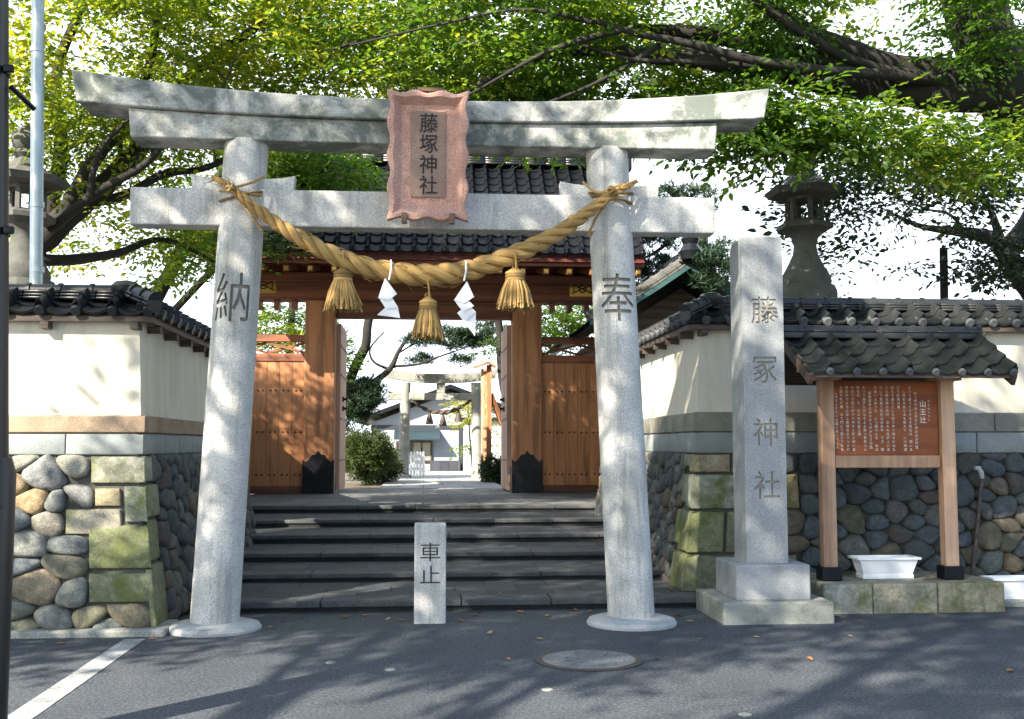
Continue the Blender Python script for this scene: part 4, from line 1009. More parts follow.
b = MB(); b.bb(5.3, 6.2, 9.78, 10.25, -0.02, 0.06, 0.015); o = b.build('ground_slab', MT['granite_base']); tag(o, 'thin stone slab on the ground beneath the second planter', 'slab')
# broom handle leaning on the wall
b = MB(); p0 = Vector((5.33, 10.30, 0.03)); p1 = at(982, 478, 10.46)
b.tube([p0, p0.lerp(p1, .5), p1], [0.022, 0.02, 0.019], 10); br = thing('walking_stick', 'dark wooden stick with a pale curved grip leaning on the cobble wall', 'stick', (5.33, 10.30, 0.03)); b.build('shaft', MT['oldwood'], br, 50)
b = MB(); b.tube([p1, p1+Vector((-0.01, -0.01, 0.05)), p1+Vector((-0.05, -0.03, 0.10)), p1+Vector((-0.09, -0.04, 0.10))], [0.022, 0.026, 0.026, 0.02], 10); b.build('grip', MT['concrete'], br, 50)

# ------------------------------------------------------------------ road fittings
mh = thing('manhole_cover', 'round worn iron manhole cover set in the asphalt', 'manhole cover', (1.16, 7.62, 0))
b = MB(); b.lathe([(0.375, -0.02), (0.375, 0.006), (0.335, 0.008)], (1.16, 7.62, 0), 48); b.build('rim', MT['darksteel'], mh)
b = MB(); b.lathe([(0.325, -0.02), (0.325, 0.011), (0.31, 0.013), (0.0001, 0.013)], (1.16, 7.62, 0), 48)
for rr in (0.08, 0.16, 0.24):
    n = int(rr*60)
    for k in range(n): a = 2*math.pi*k/n; b.box((1.16+rr*math.cos(a), 7.62+rr*math.sin(a), 0.015), (0.03, 0.03, 0.007), Matrix.Rotation(a, 3, 'Z'), 0.003)
b.build('lid', MT['castiron'], mh, 40)
MARKS = [(331, 663, 'small pale survey stud in the road right of the left torii footing'), (390, 670, 'small pale survey stud in the road in front of the bollard'), (547, 690, 'small pale survey stud between the sun patches and manhole cover'), (745, 715, 'small pale survey stud nearest the bottom edge of the road')]
for px, py, lb in MARKS:
    p = at(px, py, 1); d = p-Vector((0, 0, EYE)); p = Vector((0, 0, EYE))+d*(-EYE/d.z)
    b = MB(); b.lathe([(0.038, -0.005), (0.038, 0.004), (0.026, 0.008), (0.012, 0.008)], (p.x, p.y, 0), 20); o = b.build('survey_stud', MT['granite_base'], None, 40); tag(o, lb, 'road stud', 'survey studs in the road')
# fallen leaves
def fallen(i, mat):
    b = MB(); L = 0.045; pts = [(-L, 0), (-.4*L, .42*L), (.3*L, .38*L), (L, 0), (.3*L, -.38*L), (-.4*L, -.42*L)]
    b.add([(x, y, 0.006+0.010*abs(y)/L*2+0.006*(x/L)**2) for x, y in pts]+[(0, 0, 0.004)], [[k, (k+1) % 6, 6] for k in range(6)], 0.5)
    return b.build('fallen_leaf', mat)
protos = [fallen(0, MT['deadleaf']), fallen(1, MT['deadleaf_pale'])]
LV = [(668, 610), (678, 616), (737, 636), (757, 638), (508, 660), (657, 660), (490, 634), (672, 601), (480, 612), (500, 605), (462, 622), (140, 617), (270, 628), (283, 622), (810, 660), (850, 637), (1010, 672), (960, 630), (540, 640), (700, 640), (345, 618), (402, 621), (590, 612), (860, 622), (255, 622), (300, 619), (365, 616), (388, 620), (475, 616), (520, 613), (548, 617), (575, 611), (668, 604), (690, 622), (838, 617), (878, 613), (935, 615), (985, 612), (152, 640), (120, 636), (60, 645)]
for k, (px, py) in enumerate(LV):
    p = at(px, py, 1); d = p-Vector((0, 0, EYE)); p = Vector((0, 0, EYE))+d*(-EYE/d.z)
    kind = 0 if k % 3 else 1; o = protos[kind]
    if o.get('placed'):
        o = o.copy(); COL.objects.link(o)
    o['placed'] = 1
    if 9.9 < p.y < 11.3 and abs(p.x) < 3: p.z = 0.1
    o.location = p+Vector((0, 0, 0.002)); o.rotation_euler = (rng.uniform(-.2, .2), rng.uniform(-.2, .2), rng.random()*6.28); s = rng.uniform(0.6, 1.05); o.scale = (s, s, s)
    tag(o, ('orange brown dead leaf lying on the shaded road', 'pale yellow dead leaf lying on the shaded road')[kind], 'fallen leaf', ('orange brown dead leaves on the road', 'pale yellow dead leaves on the road')[kind])
for o in list(COL.objects):
    if 'placed' in o: del o['placed']

# ------------------------------------------------------------------ poles at the left
sp_ = thing('steel_post', 'dark brown steel post with a thicker lower sleeve in the near left foreground', 'post', (-2.25, 5.6, 0))
xr = at(9.5, 300, 5.6).x-.052; xr2 = at(14.5, 600, 5.6).x-.02
xa = at(7.5, 440, 5.6); xb_ = at(7.5, 20, 5.6); shx = (xb_.x-xa.x)/(xb_.z-xa.z); xr = xa.x-shx*xa.z
b = MB(); b.lathe([(0.11, 1.35), (0.11, 4.6), (0.06, 4.65)], (xr-0.11, 5.6, 0), 32, None, None, (shx, 0)); b.build('upper_tube', MT['darksteel'], sp_, 40)
b = MB(); b.lathe([(0.15, 0.0), (0.15, 0.03), (0.135, 0.04), (0.135, 1.36), (0.112, 1.44)], (xr2-0.135, 5.6, 0), 32)
for z in (0.5, 0.9, 1.2): b.lathe([(0.012, 0), (0.008, 0.01)], (0, 0, 0), 8); m = 16; c = Vector((xr2-0.135+0.132*math.cos(R(-40)), 5.6+0.132*math.sin(R(-40)), z)); b.v[-m:] = [(c.x+v[2]*0.77+v[0]*0.64, c.y-v[2]*0.64+v[0]*0.77, c.z+v[1]) for v in b.v[-m:]]
b.build('lower_sleeve', MT['darksteel'], sp_, 40)
for py in (72, 232):
    z = at(10, py, 5.6).z; b = MB(); b.lathe([(0.113, -0.02), (0.118, -0.015), (0.118, 0.015), (0.113, 0.02)], (xr-0.11+shx*z, 5.6, z), 32); b.box((xr+0.025+shx*z, 5.55, z), (0.05, 0.03, 0.04), None, 0.008); b.build('clamp_band', MT['iron'], sp_, 40)
b = MB(); b.tube([at(11, 87, 5.6), at(34, 109, 5.75)], 0.014, 10); b.build('arm', MT['iron'], sp_, 40)
pp = thing('steel_pipe', 'pale blue galvanised steel pipe rising behind the left wall', 'pipe', (at(36.5, 260, 10.3).x, 10.3, PZ))
b = MB(); p0 = at(36.3, 281, 10.3); p1 = at(38.5, -60, 10.3); d = (p1-p0).normalized(); b.tube([p0-d*2.2, p1], 0.058, 24); q = b.build('tube', MT['steel'], pp, 50)
for py in (50, 205, 270):
    b = MB(); c = at(37.3, py, 10.3); b.tube([c-d*0.025, c+d*0.025], 0.065, 24); b.build('coupling', MT['steel'], pp, 40)
p2 = thing('steel_pipe', 'short grey steel pipe standing behind the right wall', 'pipe', (at(946, 290, 15).x, 15, PZ)); b = MB(); b.tube([at(946, 420, 15), at(943.5, 248, 15)], 0.058, 20); b.build('tube', MT['bark'], p2, 50)

# ------------------------------------------------------------------ stone lanterns
def lantern(x, y, z0, s, label):
    t = thing('stone_lantern', label, 'lantern', (x, y, PZ), 'stone lanterns behind the walls')
    c = Vector((x, y, z0))
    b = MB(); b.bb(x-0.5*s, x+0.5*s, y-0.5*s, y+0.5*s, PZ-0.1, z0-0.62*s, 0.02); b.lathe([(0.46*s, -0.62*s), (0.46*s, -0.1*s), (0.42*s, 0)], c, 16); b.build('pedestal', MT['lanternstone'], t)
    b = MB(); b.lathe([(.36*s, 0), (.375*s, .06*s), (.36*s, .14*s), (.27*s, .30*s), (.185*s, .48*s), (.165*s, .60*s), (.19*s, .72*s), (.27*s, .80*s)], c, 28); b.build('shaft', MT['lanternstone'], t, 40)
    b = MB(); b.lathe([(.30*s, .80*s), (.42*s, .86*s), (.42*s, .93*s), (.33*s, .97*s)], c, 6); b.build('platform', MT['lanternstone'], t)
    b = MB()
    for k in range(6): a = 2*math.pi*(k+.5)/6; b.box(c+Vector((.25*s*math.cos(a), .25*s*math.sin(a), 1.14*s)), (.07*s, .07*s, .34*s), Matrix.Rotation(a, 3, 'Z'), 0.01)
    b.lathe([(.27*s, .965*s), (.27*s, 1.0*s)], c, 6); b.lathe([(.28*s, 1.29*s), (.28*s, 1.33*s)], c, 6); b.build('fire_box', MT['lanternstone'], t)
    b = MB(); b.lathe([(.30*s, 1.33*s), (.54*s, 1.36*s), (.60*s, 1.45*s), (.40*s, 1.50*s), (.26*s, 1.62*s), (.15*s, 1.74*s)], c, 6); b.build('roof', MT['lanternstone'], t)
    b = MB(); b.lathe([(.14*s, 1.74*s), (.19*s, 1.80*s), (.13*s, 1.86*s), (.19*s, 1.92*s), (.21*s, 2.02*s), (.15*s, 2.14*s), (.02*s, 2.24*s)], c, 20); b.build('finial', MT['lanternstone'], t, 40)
lantern(at(806, 288, 14).x, 14.0, 3.62, 0.90, 'stone lantern with slender waisted shaft rising behind the right wall')
lantern(at(22, 283, 13).x, 13.0, 3.42, 0.84, 'stone lantern behind the left wall half hidden by the pale pipe')

# ------------------------------------------------------------------ inside the precinct
IY = 30.9; t2 = thing('torii_gate', 'smaller grey stone torii standing on the path inside the open gate', 'torii', (0.48, IY, PZ)); ic = 0.48
for sx in (-1, 1):
    b = MB(); b.tube([(ic+sx*1.06, IY, PZ-0.1), (ic+sx*1.0, IY, 3.28)], [0.16, 0.14], 24); p = b.build('pillar', MT['granite_base'], t2, 50)
    b = MB(); b.lathe([(0.26, -.05), (0.26, .06), (.19, .1)], (ic+sx*1.06, IY, PZ), 24); b.build('footing', MT['granite_base'], p, 40)
b = MB(); N = 24; vs = []; fs = []
for i in range(N+1):
    s = -1+2*i/N; c_ = 0.16*abs(s)**2.2; xa = ic+s*1.55; xb_ = ic+s*1.66
    vs += [(xa, IY-.17, 3.26+c_), (xa, IY+.17, 3.26+c_), (xb_, IY+.2, 3.52+c_), (xb_, IY-.2, 3.52+c_)]
for i in range(N):
    for k in range(4): fs.append([i*4+k, i*4+(k+1) % 4, (i+1)*4+(k+1) % 4, (i+1)*4+k])
fs += [[0, 1, 2, 3], [N*4+k for k in range(4)]]; b.add(vs, fs, .5); b.build('top_lintel', MT['granite_base'], t2, 30)
b = MB(); b.bb(ic-1.5, ic+1.5, IY-.1, IY+.1, 2.78, 2.98, 0.01); b.build('tie_beam', MT['granite_base'], t2)
b = MB(); b.bb(ic-.12, ic+.12, IY-.11, IY+.11, 2.982, 3.27, 0.01); b.build('strut', MT['granite_base'], t2)
r2 = thing('straw_rope', 'small dark straw rope hung across the inner torii', 'rope', (ic, IY-.2, 2.4)); b = MB()
pth = [Vector((ic+0.86*s, IY-0.2, 2.42+0.36*s*s)) for s in [-1+2*k/24 for k in range(25)]]
for q in range(2): b.tube([p+Vector((0, .03*math.sin(k*1.1+q*3.14), .03*math.cos(k*1.1+q*3.14))) for k, p in enumerate(pth)], [0.02+0.025*math.sin(math.pi*k/24) for k in range(25)], 8)
b.build('twisted_strands', MT['oldwood'], r2, 60)
for k, dx in enumerate((-0.32, 0.06, 0.5)):
    z = 2.42+0.36*(dx/0.86)**2-0.04; b = MB(); b.lathe([(0.12, -.34), (.10, -.25), (.05, -.08), (.02, 0)], (ic+dx, IY-.2, z), 12); o = b.build('straw_tassel', MT['oldwood'], None, 40)
    tag(o, ('small dark tassel nearest the left pillar of the inner torii', 'small dark tassel at the middle of the inner torii rope', 'small dark tassel nearest the right pillar of the inner torii')[k], 'tassel', 'small tassels on the inner torii rope')
b = MB(); b.bb(ic-0.15, ic-0.03, IY-.22, IY-.215, 1.98, 2.38); o = b.build('paper_streamer', MT['paper']); tag(o, 'small white paper streamer on the inner torii rope', 'paper streamer')

HY = 41.0; hs = thing('white_house', 'white gabled house with dark trim behind the inner torii', 'house', (0.9, HY, PZ))
ax = at(450, 389, HY); el = at(358, 423, HY); er_x = 2*ax.x-el.x
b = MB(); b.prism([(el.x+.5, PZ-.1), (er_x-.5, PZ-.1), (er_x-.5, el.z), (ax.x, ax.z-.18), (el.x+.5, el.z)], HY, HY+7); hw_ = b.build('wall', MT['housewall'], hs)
b = MB()
for xx in (el.x, er_x):
    d = Vector((ax.x-xx, 0, ax.z-el.z)); nn = Vector((-d.z, 0, d.x)).normalized()*(1 if xx < ax.x else -1)
    vs = [Vector((xx, HY-.5, el.z)), Vector((ax.x, HY-.5, ax.z)), Vector((ax.x, HY+7.2, ax.z)), Vector((xx, HY+7.2, el.z))]
    vs += [v+Vector((0, 0, 0.16)) for v in vs]; b.add(vs, [[0, 1, 2, 3], [4, 5, 6, 7]]+[[k, (k+1) % 4, 4+(k+1) % 4, 4+k] for k in range(4)])
b.build('roof', MT['tile'], hs)
zb_ = at(430, 427, HY).z
b = MB(); b.bb(el.x+.5, er_x-.5, HY-.05, HY-.002, zb_-.07, zb_+.07); b.bb(el.x+.52, el.x+.66, HY-.045, HY-.002, PZ, zb_-.072)
xg = at(461, 450, HY).x
b.bb(xg-.09, xg+.06, HY-.06, HY-.003, PZ, zb_-.075); b.build('dark_trim', MT['trim'], hs)
a0, a1 = at(394, 432, HY-.6), at(440, 438, HY-.6)
b = MB(); b.add([(a0.x, HY-.004, a0.z+.08), (a1.x, HY-.004, a0.z+.08), (a1.x, HY-.7, a1.z), (a0.x, HY-.7, a1.z), (a0.x, HY-.004, a0.z+.02), (a1.x, HY-.004, a0.z+.02), (a1.x, HY-.7, a1.z-.06), (a0.x, HY-.7, a1.z-.06)], [[0, 1, 2, 3], [4, 5, 6, 7], [0, 1, 5, 4], [1, 2, 6, 5], [2, 3, 7, 6], [3, 0, 4, 7]]); b.build('awning', MT['awning'], hs)
for i, (xa, xb_) in enumerate(((396, 409), (411, 432))):
    w0, w1 = at(xa, 441, HY), at(xb_, 462, HY); b = MB()
    for (x0, x1, z0, z1) in ((w0.x, w1.x, w0.z-.06, w0.z), (w0.x, w1.x, w1.z, w1.z+.06), (w0.x, w0.x+.06, w1.z+.06, w0.z-.06), (w1.x-.06, w1.x, w1.z+.06, w0.z-.06), ((w0.x+w1.x)/2-.03, (w0.x+w1.x)/2+.03, w1.z+.06, w0.z-.06)): b.bb(x0, x1, HY-.08, HY-.003, z0, z1)
    wf = b.build('window', MT['oldwood'], hs); b = MB(); b.bb(w0.x+.06, w1.x-.06, HY-.04, HY-.02, w1.z+.06, w0.z-.06); b.build('pane', MT['glass'], wf)
b = MB(); b.bb(at(430, 470, HY).x, xg-.1, HY-2.2, HY-.07, PZ-.05, PZ+0.34); b.build('deck', MT['plank'], hs)
ow = thing('white_wall', 'plain white side wall right of the house behind the inner torii', 'wall', (2.5, 37.5, PZ))
b = MB(); x0 = at(463.5, 450, 37.5).x; b.bb(x0, x0+6, 37.5, 37.7, PZ-.1, at(463, 421, 37.5).z); b.build('panel', MT['whitewall'], ow); b = MB(); zz = at(463, 421, 37.5).z; b.bb(x0-.1, x0+6.1, 37.35, 37.85, zz+.002, zz+.12); b.build('coping', MT['tile'], ow)
fn = thing('picket_fence', 'short white picket fence at the foot of the inner torii', 'fence', (0, 32.2, PZ)); x0, x1 = at(408, 470, 32.2).x, at(423.5, 470, 32.2).x; zt1 = at(410, 451, 32.2).z
for k in range(6): x = x0+(x1-x0)*k/5; b = MB(); b.prism([(x-.035, PZ), (x+.035, PZ), (x+.035, zt1-.05), (x, zt1), (x-.035, zt1-.05)], 32.19, 32.215); b.build('picket', MT['white_plastic'], fn)
for z in (PZ+.2, zt1-.2): b = MB(); b.bb(x0-.03, x1+.03, 32.217, 32.24, z, z+.06); b.build('rail', MT['white_plastic'], fn)
# votive tablet rack: red brown frame right of the path
ev = thing('votive_rack', 'tall red brown timber rack with pale slats right of the inner torii', 'rack', (1.7, 27.5, PZ)); VY = 27.5
x0, x1 = at(481, 420, VY).x, at(491.5, 420, VY).x; zt1 = at(485, 365, VY).z
b = MB(); b.bb(x1-.13, x1, VY-.07, VY+.07, PZ, zt1, .01); b.bb(x1-.13, x1, VY+1.4, VY+1.54, PZ, zt1, .01); b.build('post', MT['gatewood'], ev)
b = MB()
for k in range(8): z = PZ+.75+k*(zt1-PZ-1.0)/7; b.bb(x0+.02, x1-.131, VY-.03, VY+.03, z, z+.09)
b.bb(x0, x0+.06, VY-.04, VY+.04, PZ, zt1-.1); b.build('slats', MT['signwood'], ev)
b = MB(); b.bar((x0-.2, VY-.1, zt1-.08), (x1-.08, VY-.1, zt1+.06), .3, .05); b.bar((x1-.08, VY-.1, zt1+.06), (x1+.10, VY-.1, zt1-.06), .3, .05); b.build('cap', MT['gatewood'], ev)
b = MB(); b.bar((x1-.02, VY, at(492, 394, VY).z), (at(503, 420, VY).x, VY+.2, at(503, 425, VY).z), .1, .1); b.build('brace', MT['gatewood'], ev)

# shrine office roof behind the right wall
so_ = thing('shrine_hall', 'green copper roofed hall with pale ridge behind the right wall', 'building', (7.5, 20, PZ))
HY0, HY1 = 18.6, 26.0
pA = at(590, 320, HY0); pB = at(690, 263, HY0); xr_ = 2*pB.x-pA.x
b = MB(); b.prism([(pA.x+.7, PZ-.1), (xr_-.7, PZ-.1), (xr_-.7, pA.z), (pB.x, pB.z-.35), (pA.x+.7, pA.z)], HY0+.7, HY1-.5); b.build('wall', MT['oldwood'], so_)
def hallz(t): return pA.z+(pB.z-pA.z)*(t**1.25)
b = MB(); vs = []; fs = []; M_ = 10
for y in (HY0, HY1):
    for sgn in (0, 1):
        for k in range(M_+1):
            t = k/M_; x = pA.x+(pB.x-pA.x)*t if sgn == 0 else xr_+(pB.x-xr_)*t
            vs.append((x, y, hallz(t)))
n1 = M_+1
for sgn in (0, 1):
    for k in range(M_): a = sgn*n1+k; fs.append([a, a+1, a+1+2*n1, a+2*n1])
vs2 = [(x, y, z-.09) for x, y, z in vs]; q = len(vs)
b.add(vs+vs2, fs+[[i+q for i in f] for f in fs]+[[k, k+1, k+1+q, k+q] for k in list(range(M_))+list(range(n1, n1+M_))]); rf = b.build('roof', MT['copper'], so_)
b = MB()
for k in range(M_):
    p_, q_ = Vector(vs[k]), Vector(vs[k+1]); ridge(b, p_+Vector((0, .18, .0)), q_+Vector((0, .18, .0)), 0.30, 2, 0.05, 0.09, 0.18)
    p_, q_ = Vector(vs[n1+k]), Vector(vs[n1+k+1]); ridge(b, p_+Vector((0, .18, .0)), q_+Vector((0, .18, .0)), 0.30, 2, 0.05, 0.09, 0.18)
b.build('verge_tiles', MT['lanternstone'], rf, 50)
b = MB(); ridge(b, (pB.x, HY0, pB.z), (pB.x, HY1, pB.z), 0.34, 3, 0.06, 0.11); b.build('ridge', MT['tile'], rf, 50)
b = MB(); b.lathe([(.16, -.05), (.2, .10), (.13, .22), (.17, .32), (.04, .48)], (pB.x, HY0-.05, pB.z+.1), 12); b.build('ridge_ornament', MT['tile'], rf, 40)

# ------------------------------------------------------------------ trees
def leaf_template(rg, L, nl, leaf, narrow, kind):
    """one spray: returns (n,6,3) leaf outlines in a local frame, x along the twig"""
    out = []
    def add(pos, dirv, s):
        d = np.array(dirv, float); d /= np.linalg.norm(d)
        upv = np.array([0, 0, 1.0])+rg.normal(0, 0.45, 3); side = np.cross(upv, d); side /= np.linalg.norm(side)+1e-9; nrm = np.cross(d, side)
        w = s*narrow
        pts = [(0, 0, 0), (.30, .5, .10), (.66, .40, .08), (1, 0, -.10), (.66, -.40, .08), (.30, -.5, .10)]
        out.append([pos+d*(a*s)+side*(q*w)+nrm*(c*s*(0.8 if kind == 'leaf' else 0.2)) for a, q, c in pts])
    if kind == 'leaf':
        nt = 5
        for t in range(nt):
            base = np.array([L*(t/nt), 0, 0]); ang = rg.uniform(.5, 1.0)*(1 if t % 2 else -1) if t < nt-1 else rg.uniform(-.2, .2)
            dv = np.array([math.cos(ang), math.sin(ang), rg.uniform(-.25, .2)]); tl = L*rg.uniform(.45, .75); k = max(2, nl//nt)
            for q in range(k):
                p = base+dv*tl*(q+.6)/k; p[2] -= .12*tl*((q+1)/k)**2; a2 = ang+(rg.uniform(.5, 1.0)*(1 if q % 2 else -1) if q < k-1 else 0)
                add(p, (math.cos(a2), math.sin(a2), rg.uniform(-.45, .15)), leaf*rg.uniform(.5, 1.35))
    else:
        for t in range(nl):
            th = rg.uniform(0, 2*math.pi); el = rg.uniform(-.2, 1.2)
            p = np.array([rg.uniform(-.5, .5)*L, rg.uniform(-.5, .5)*L, rg.uniform(-.12, .12)*L])
            add(p, (math.cos(th)*math.cos(el), math.sin(th)*math.cos(el), math.sin(el)), leaf*rg.uniform(.7, 1.2))
    return np.array(out)
def leaves_object(name, clusters, mat, parent, rg, L, nl, leaf, narrow=0.5, kind='leaf', tilt=0.3, tone=0.5):
    T = [leaf_template(rg, L, nl, leaf, narrow, kind) for _ in range(14)]
    V = []; RN = []
    for (c, d, s, tn) in clusters:
        t = T[rg.randint(len(T))]; yaw = math.atan2(d[1], d[0])+rg.normal(0, .5); pit = rg.normal(-.05, tilt)+.25*max(-1, min(1, d[2])); rol = rg.normal(0, tilt)
        Mx = np.array(Matrix.Rotation(yaw, 3, 'Z') @ Matrix.Rotation(-pit, 3, 'Y') @ Matrix.Rotation(rol, 3, 'X'))
        V.append((t.reshape(-1, 3)*s) @ Mx.T+np.array(c)); RN.append(np.clip(tn+rg.normal(0, .16, len(t)), 0, 1))
    V = np.concatenate(V); RN = np.concatenate(RN); n = len(RN)
    me = bpy.data.meshes.new(name); me.vertices.add(n*6); me.vertices.foreach_set('co', V.astype(np.float32).ravel())
    base = np.arange(n)[:, None]*6; quads = np.concatenate([base+np.array([0, 5, 4, 3]), base+np.array([0, 3, 2, 1])], 1).reshape(-1)
    me.loops.add(n*8); me.loops.foreach_set('vertex_index', quads.astype(np.int32))
    me.polygons.add(n*2); me.polygons.foreach_set('loop_start', np.arange(n*2, dtype=np.int32)*4)
    a = me.attributes.new('rnd', 'FLOAT', 'FACE'); a.data.foreach_set('value', np.repeat(RN, 2).astype(np.float32))
    me.materials.append(mat); me.update(calc_edges=True); me.validate()
    return link(name, me, parent)
def tree(name, label, cat, limbs, blobs, nclus, mat, seed, group=None, L=.5, nl=24, leaf=.085, narrow=.5, kind='leaf', thr=-.12, nscale=.8, twig=.010, tone=.45, bark='bark', tilt=.3, keep=None, size=(.8, 1.25), conn=True):
    """limbs: [(points, r0, r1)]; blobs: [(centre, (rx,ry,rz), weight)]"""
    rg = np.random.RandomState(seed); b = MB(); nodes = []; nrad = []
    for pts, r0, r1 in limbs:
        P = spline([Vector(p) for p in pts], 6); n = len(P)
        P = [p+Vector((noise.noise(p*1.3+Vector((seed, 0, 0))), noise.noise(p*1.3+Vector((0, seed, 7))), noise.noise(p*1.3+Vector((3, 0, seed)))))*min(.12, r0*.5) if 0 < i < n-1 else p for i, p in enumerate(P)]
        rad = [(r0+(r1-r0)*(i/(n-1))**.8)*(1+.10*noise.noise(p*4)) for i, p in enumerate(P)]
        b.tube(P, rad, 14 if r0 > .1 else 8); nodes += [np.array(p) for p in P[n//4:]]; nrad += rad[n//4:]
    base = limbs[0][0][0]; t = thing(name, label, cat, base, group)
    cl = []; w = np.array([q[2] for q in blobs], float); w /= w.sum(); tries = 0
    while len(cl) < nclus and tries < nclus*12:
        tries += 1; c, r, _ = blobs[rg.choice(len(blobs), p=w)]
        v = rg.normal(0, 1, 3); v /= np.linalg.norm(v); v *= rg.uniform(.15, 1)**(1/2.2); p = np.array(c)+v*np.array(r)
        nv = noise.noise(Vector(p)*nscale+Vector((seed*3.1, 0, 0)))+.5*noise.noise(Vector(p)*nscale*2.7+Vector((0, seed, 0)))
        if nv < thr or (keep and not keep(p)): continue
        cl.append(p)
    A = np.array(nodes); cl.sort(key=lambda p: np.min(np.sum((A-p)**2, 1)))
    NA = np.zeros((len(nodes)+len(cl)*3, 3)); NA[:len(nodes)] = A; NR_ = np.zeros(len(NA)); NR_[:len(nodes)] = nrad; cnt = len(nodes); out = []
    for p in cl:
        j = int(np.argmin(np.sum((NA[:cnt]-p)**2, 1))); q = NA[j]; d = p-q; ln = np.linalg.norm(d)
        if conn and ln > .05:
            r0 = min(NR_[j]*.6, twig*(.8+ln*.9)); m1 = q+d*.35+np.array([0, 0, .10*ln])+rg.normal(0, .05*ln, 3); m2 = q+d*.7+np.array([0, 0, .08*ln])+rg.normal(0, .04*ln, 3)
            b.tube([q, m1, m2, p], [r0, r0*.75, r0*.55, r0*.3], 5, cap=False)
            for pp, rr in ((m1, r0*.75), (m2, r0*.55), (p, r0*.4)): NA[cnt] = pp; NR_[cnt] = rr; cnt += 1
        dd = d/(ln+1e-6); tn = tone+.55*noise.noise(Vector(p)*.9+Vector((9, seed, 0)))
        out.append((p-dd*L*.3, dd, rg.uniform(*size)*(1 if rg.rand() < .75 else .75), tn))
    b.build('trunk', MT[bark], t, 60)
    leaves_object('crown', out, mat, t, rg, L, nl, leaf, narrow, kind, tilt); return t

def V(px, py, Y): return tuple(at(px, py, Y))
# left tree behind the wall
tree('broadleaf_tree', 'yellow green tree with dark forked trunk behind the left wall', 'tree',
     [([(-5.9, 14.2, PZ-.2), V(20, 270, 14.1), V(47, 232, 14), V(83, 201, 14), V(130, 168, 14), V(150, 140, 14), V(190, 80, 14), V(260, 20, 14.2)], .26, .05),
      ([V(60, 225, 14), V(77, 187, 13.8), V(100, 150, 13.7), V(127, 122, 13.6), V(150, 60, 13.5), V(160, -20, 13.5)], .12, .04),
      ([V(83, 201, 14), V(123, 197, 14.3), V(165, 175, 14.6), V(215, 165, 14.8), V(300, 120, 15)], .08, .03),
      ([V(47, 232, 14), V(60, 150, 14.5), V(55, 80, 14.5), V(80, 0, 14.5), V(90, -80, 14.5)], .12, .04),
      ([V(80, 203, 14), V(108, 190, 14.1), V(120, 150, 14.2), V(118, 90, 14.2)], .06, .02),
      ([V(50, 228, 13.3), V(100, 190, 13), V(150, 160, 12.9), V(178, 120, 12.9)], .07, .03), ([V(90, 197, 13), V(100, 150, 12.8), V(130, 118, 12.7)], .05, .02), ([V(150, 150, 12.9), V(200, 130, 12.9), V(235, 60, 12.9)], .035, .012),
      ([V(30, 260, 14), V(110, 255, 14.5), V(160, 240, 15), V(215, 262, 15.5)], .09, .02)],
     [(V(120, 60, 14), (2.2, 2.2, 1.5), 3), (V(60, 100, 13.5), (1.0, 1.5, 1.2), 1.2), (V(260, 40, 14), (2.0, 2.0, 1.2), 3), (V(200, -60, 13), (3.5, 2.5, 1.6), 3), (V(110, 170, 14.6), (1.2, 1.0, 1.0), .9), (V(180, 250, 15.5), (1.1, .6, .55), .5), (V(350, 30, 15), (1.5, 1.5, 1.2), 1.5), (V(55, 240, 15), (.8, .8, .5), .3), ((-8.4, 15.2, 7.6), (1.5, 1.5, 1.3), 2.4), ((-3.2, 14.6, 8.4), (1.9, 1.6, 1.2), 2.0)],
     2700, MT['leaf_yellow'], 21, leaf=.09, thr=-.10, tone=.57, nl=28)
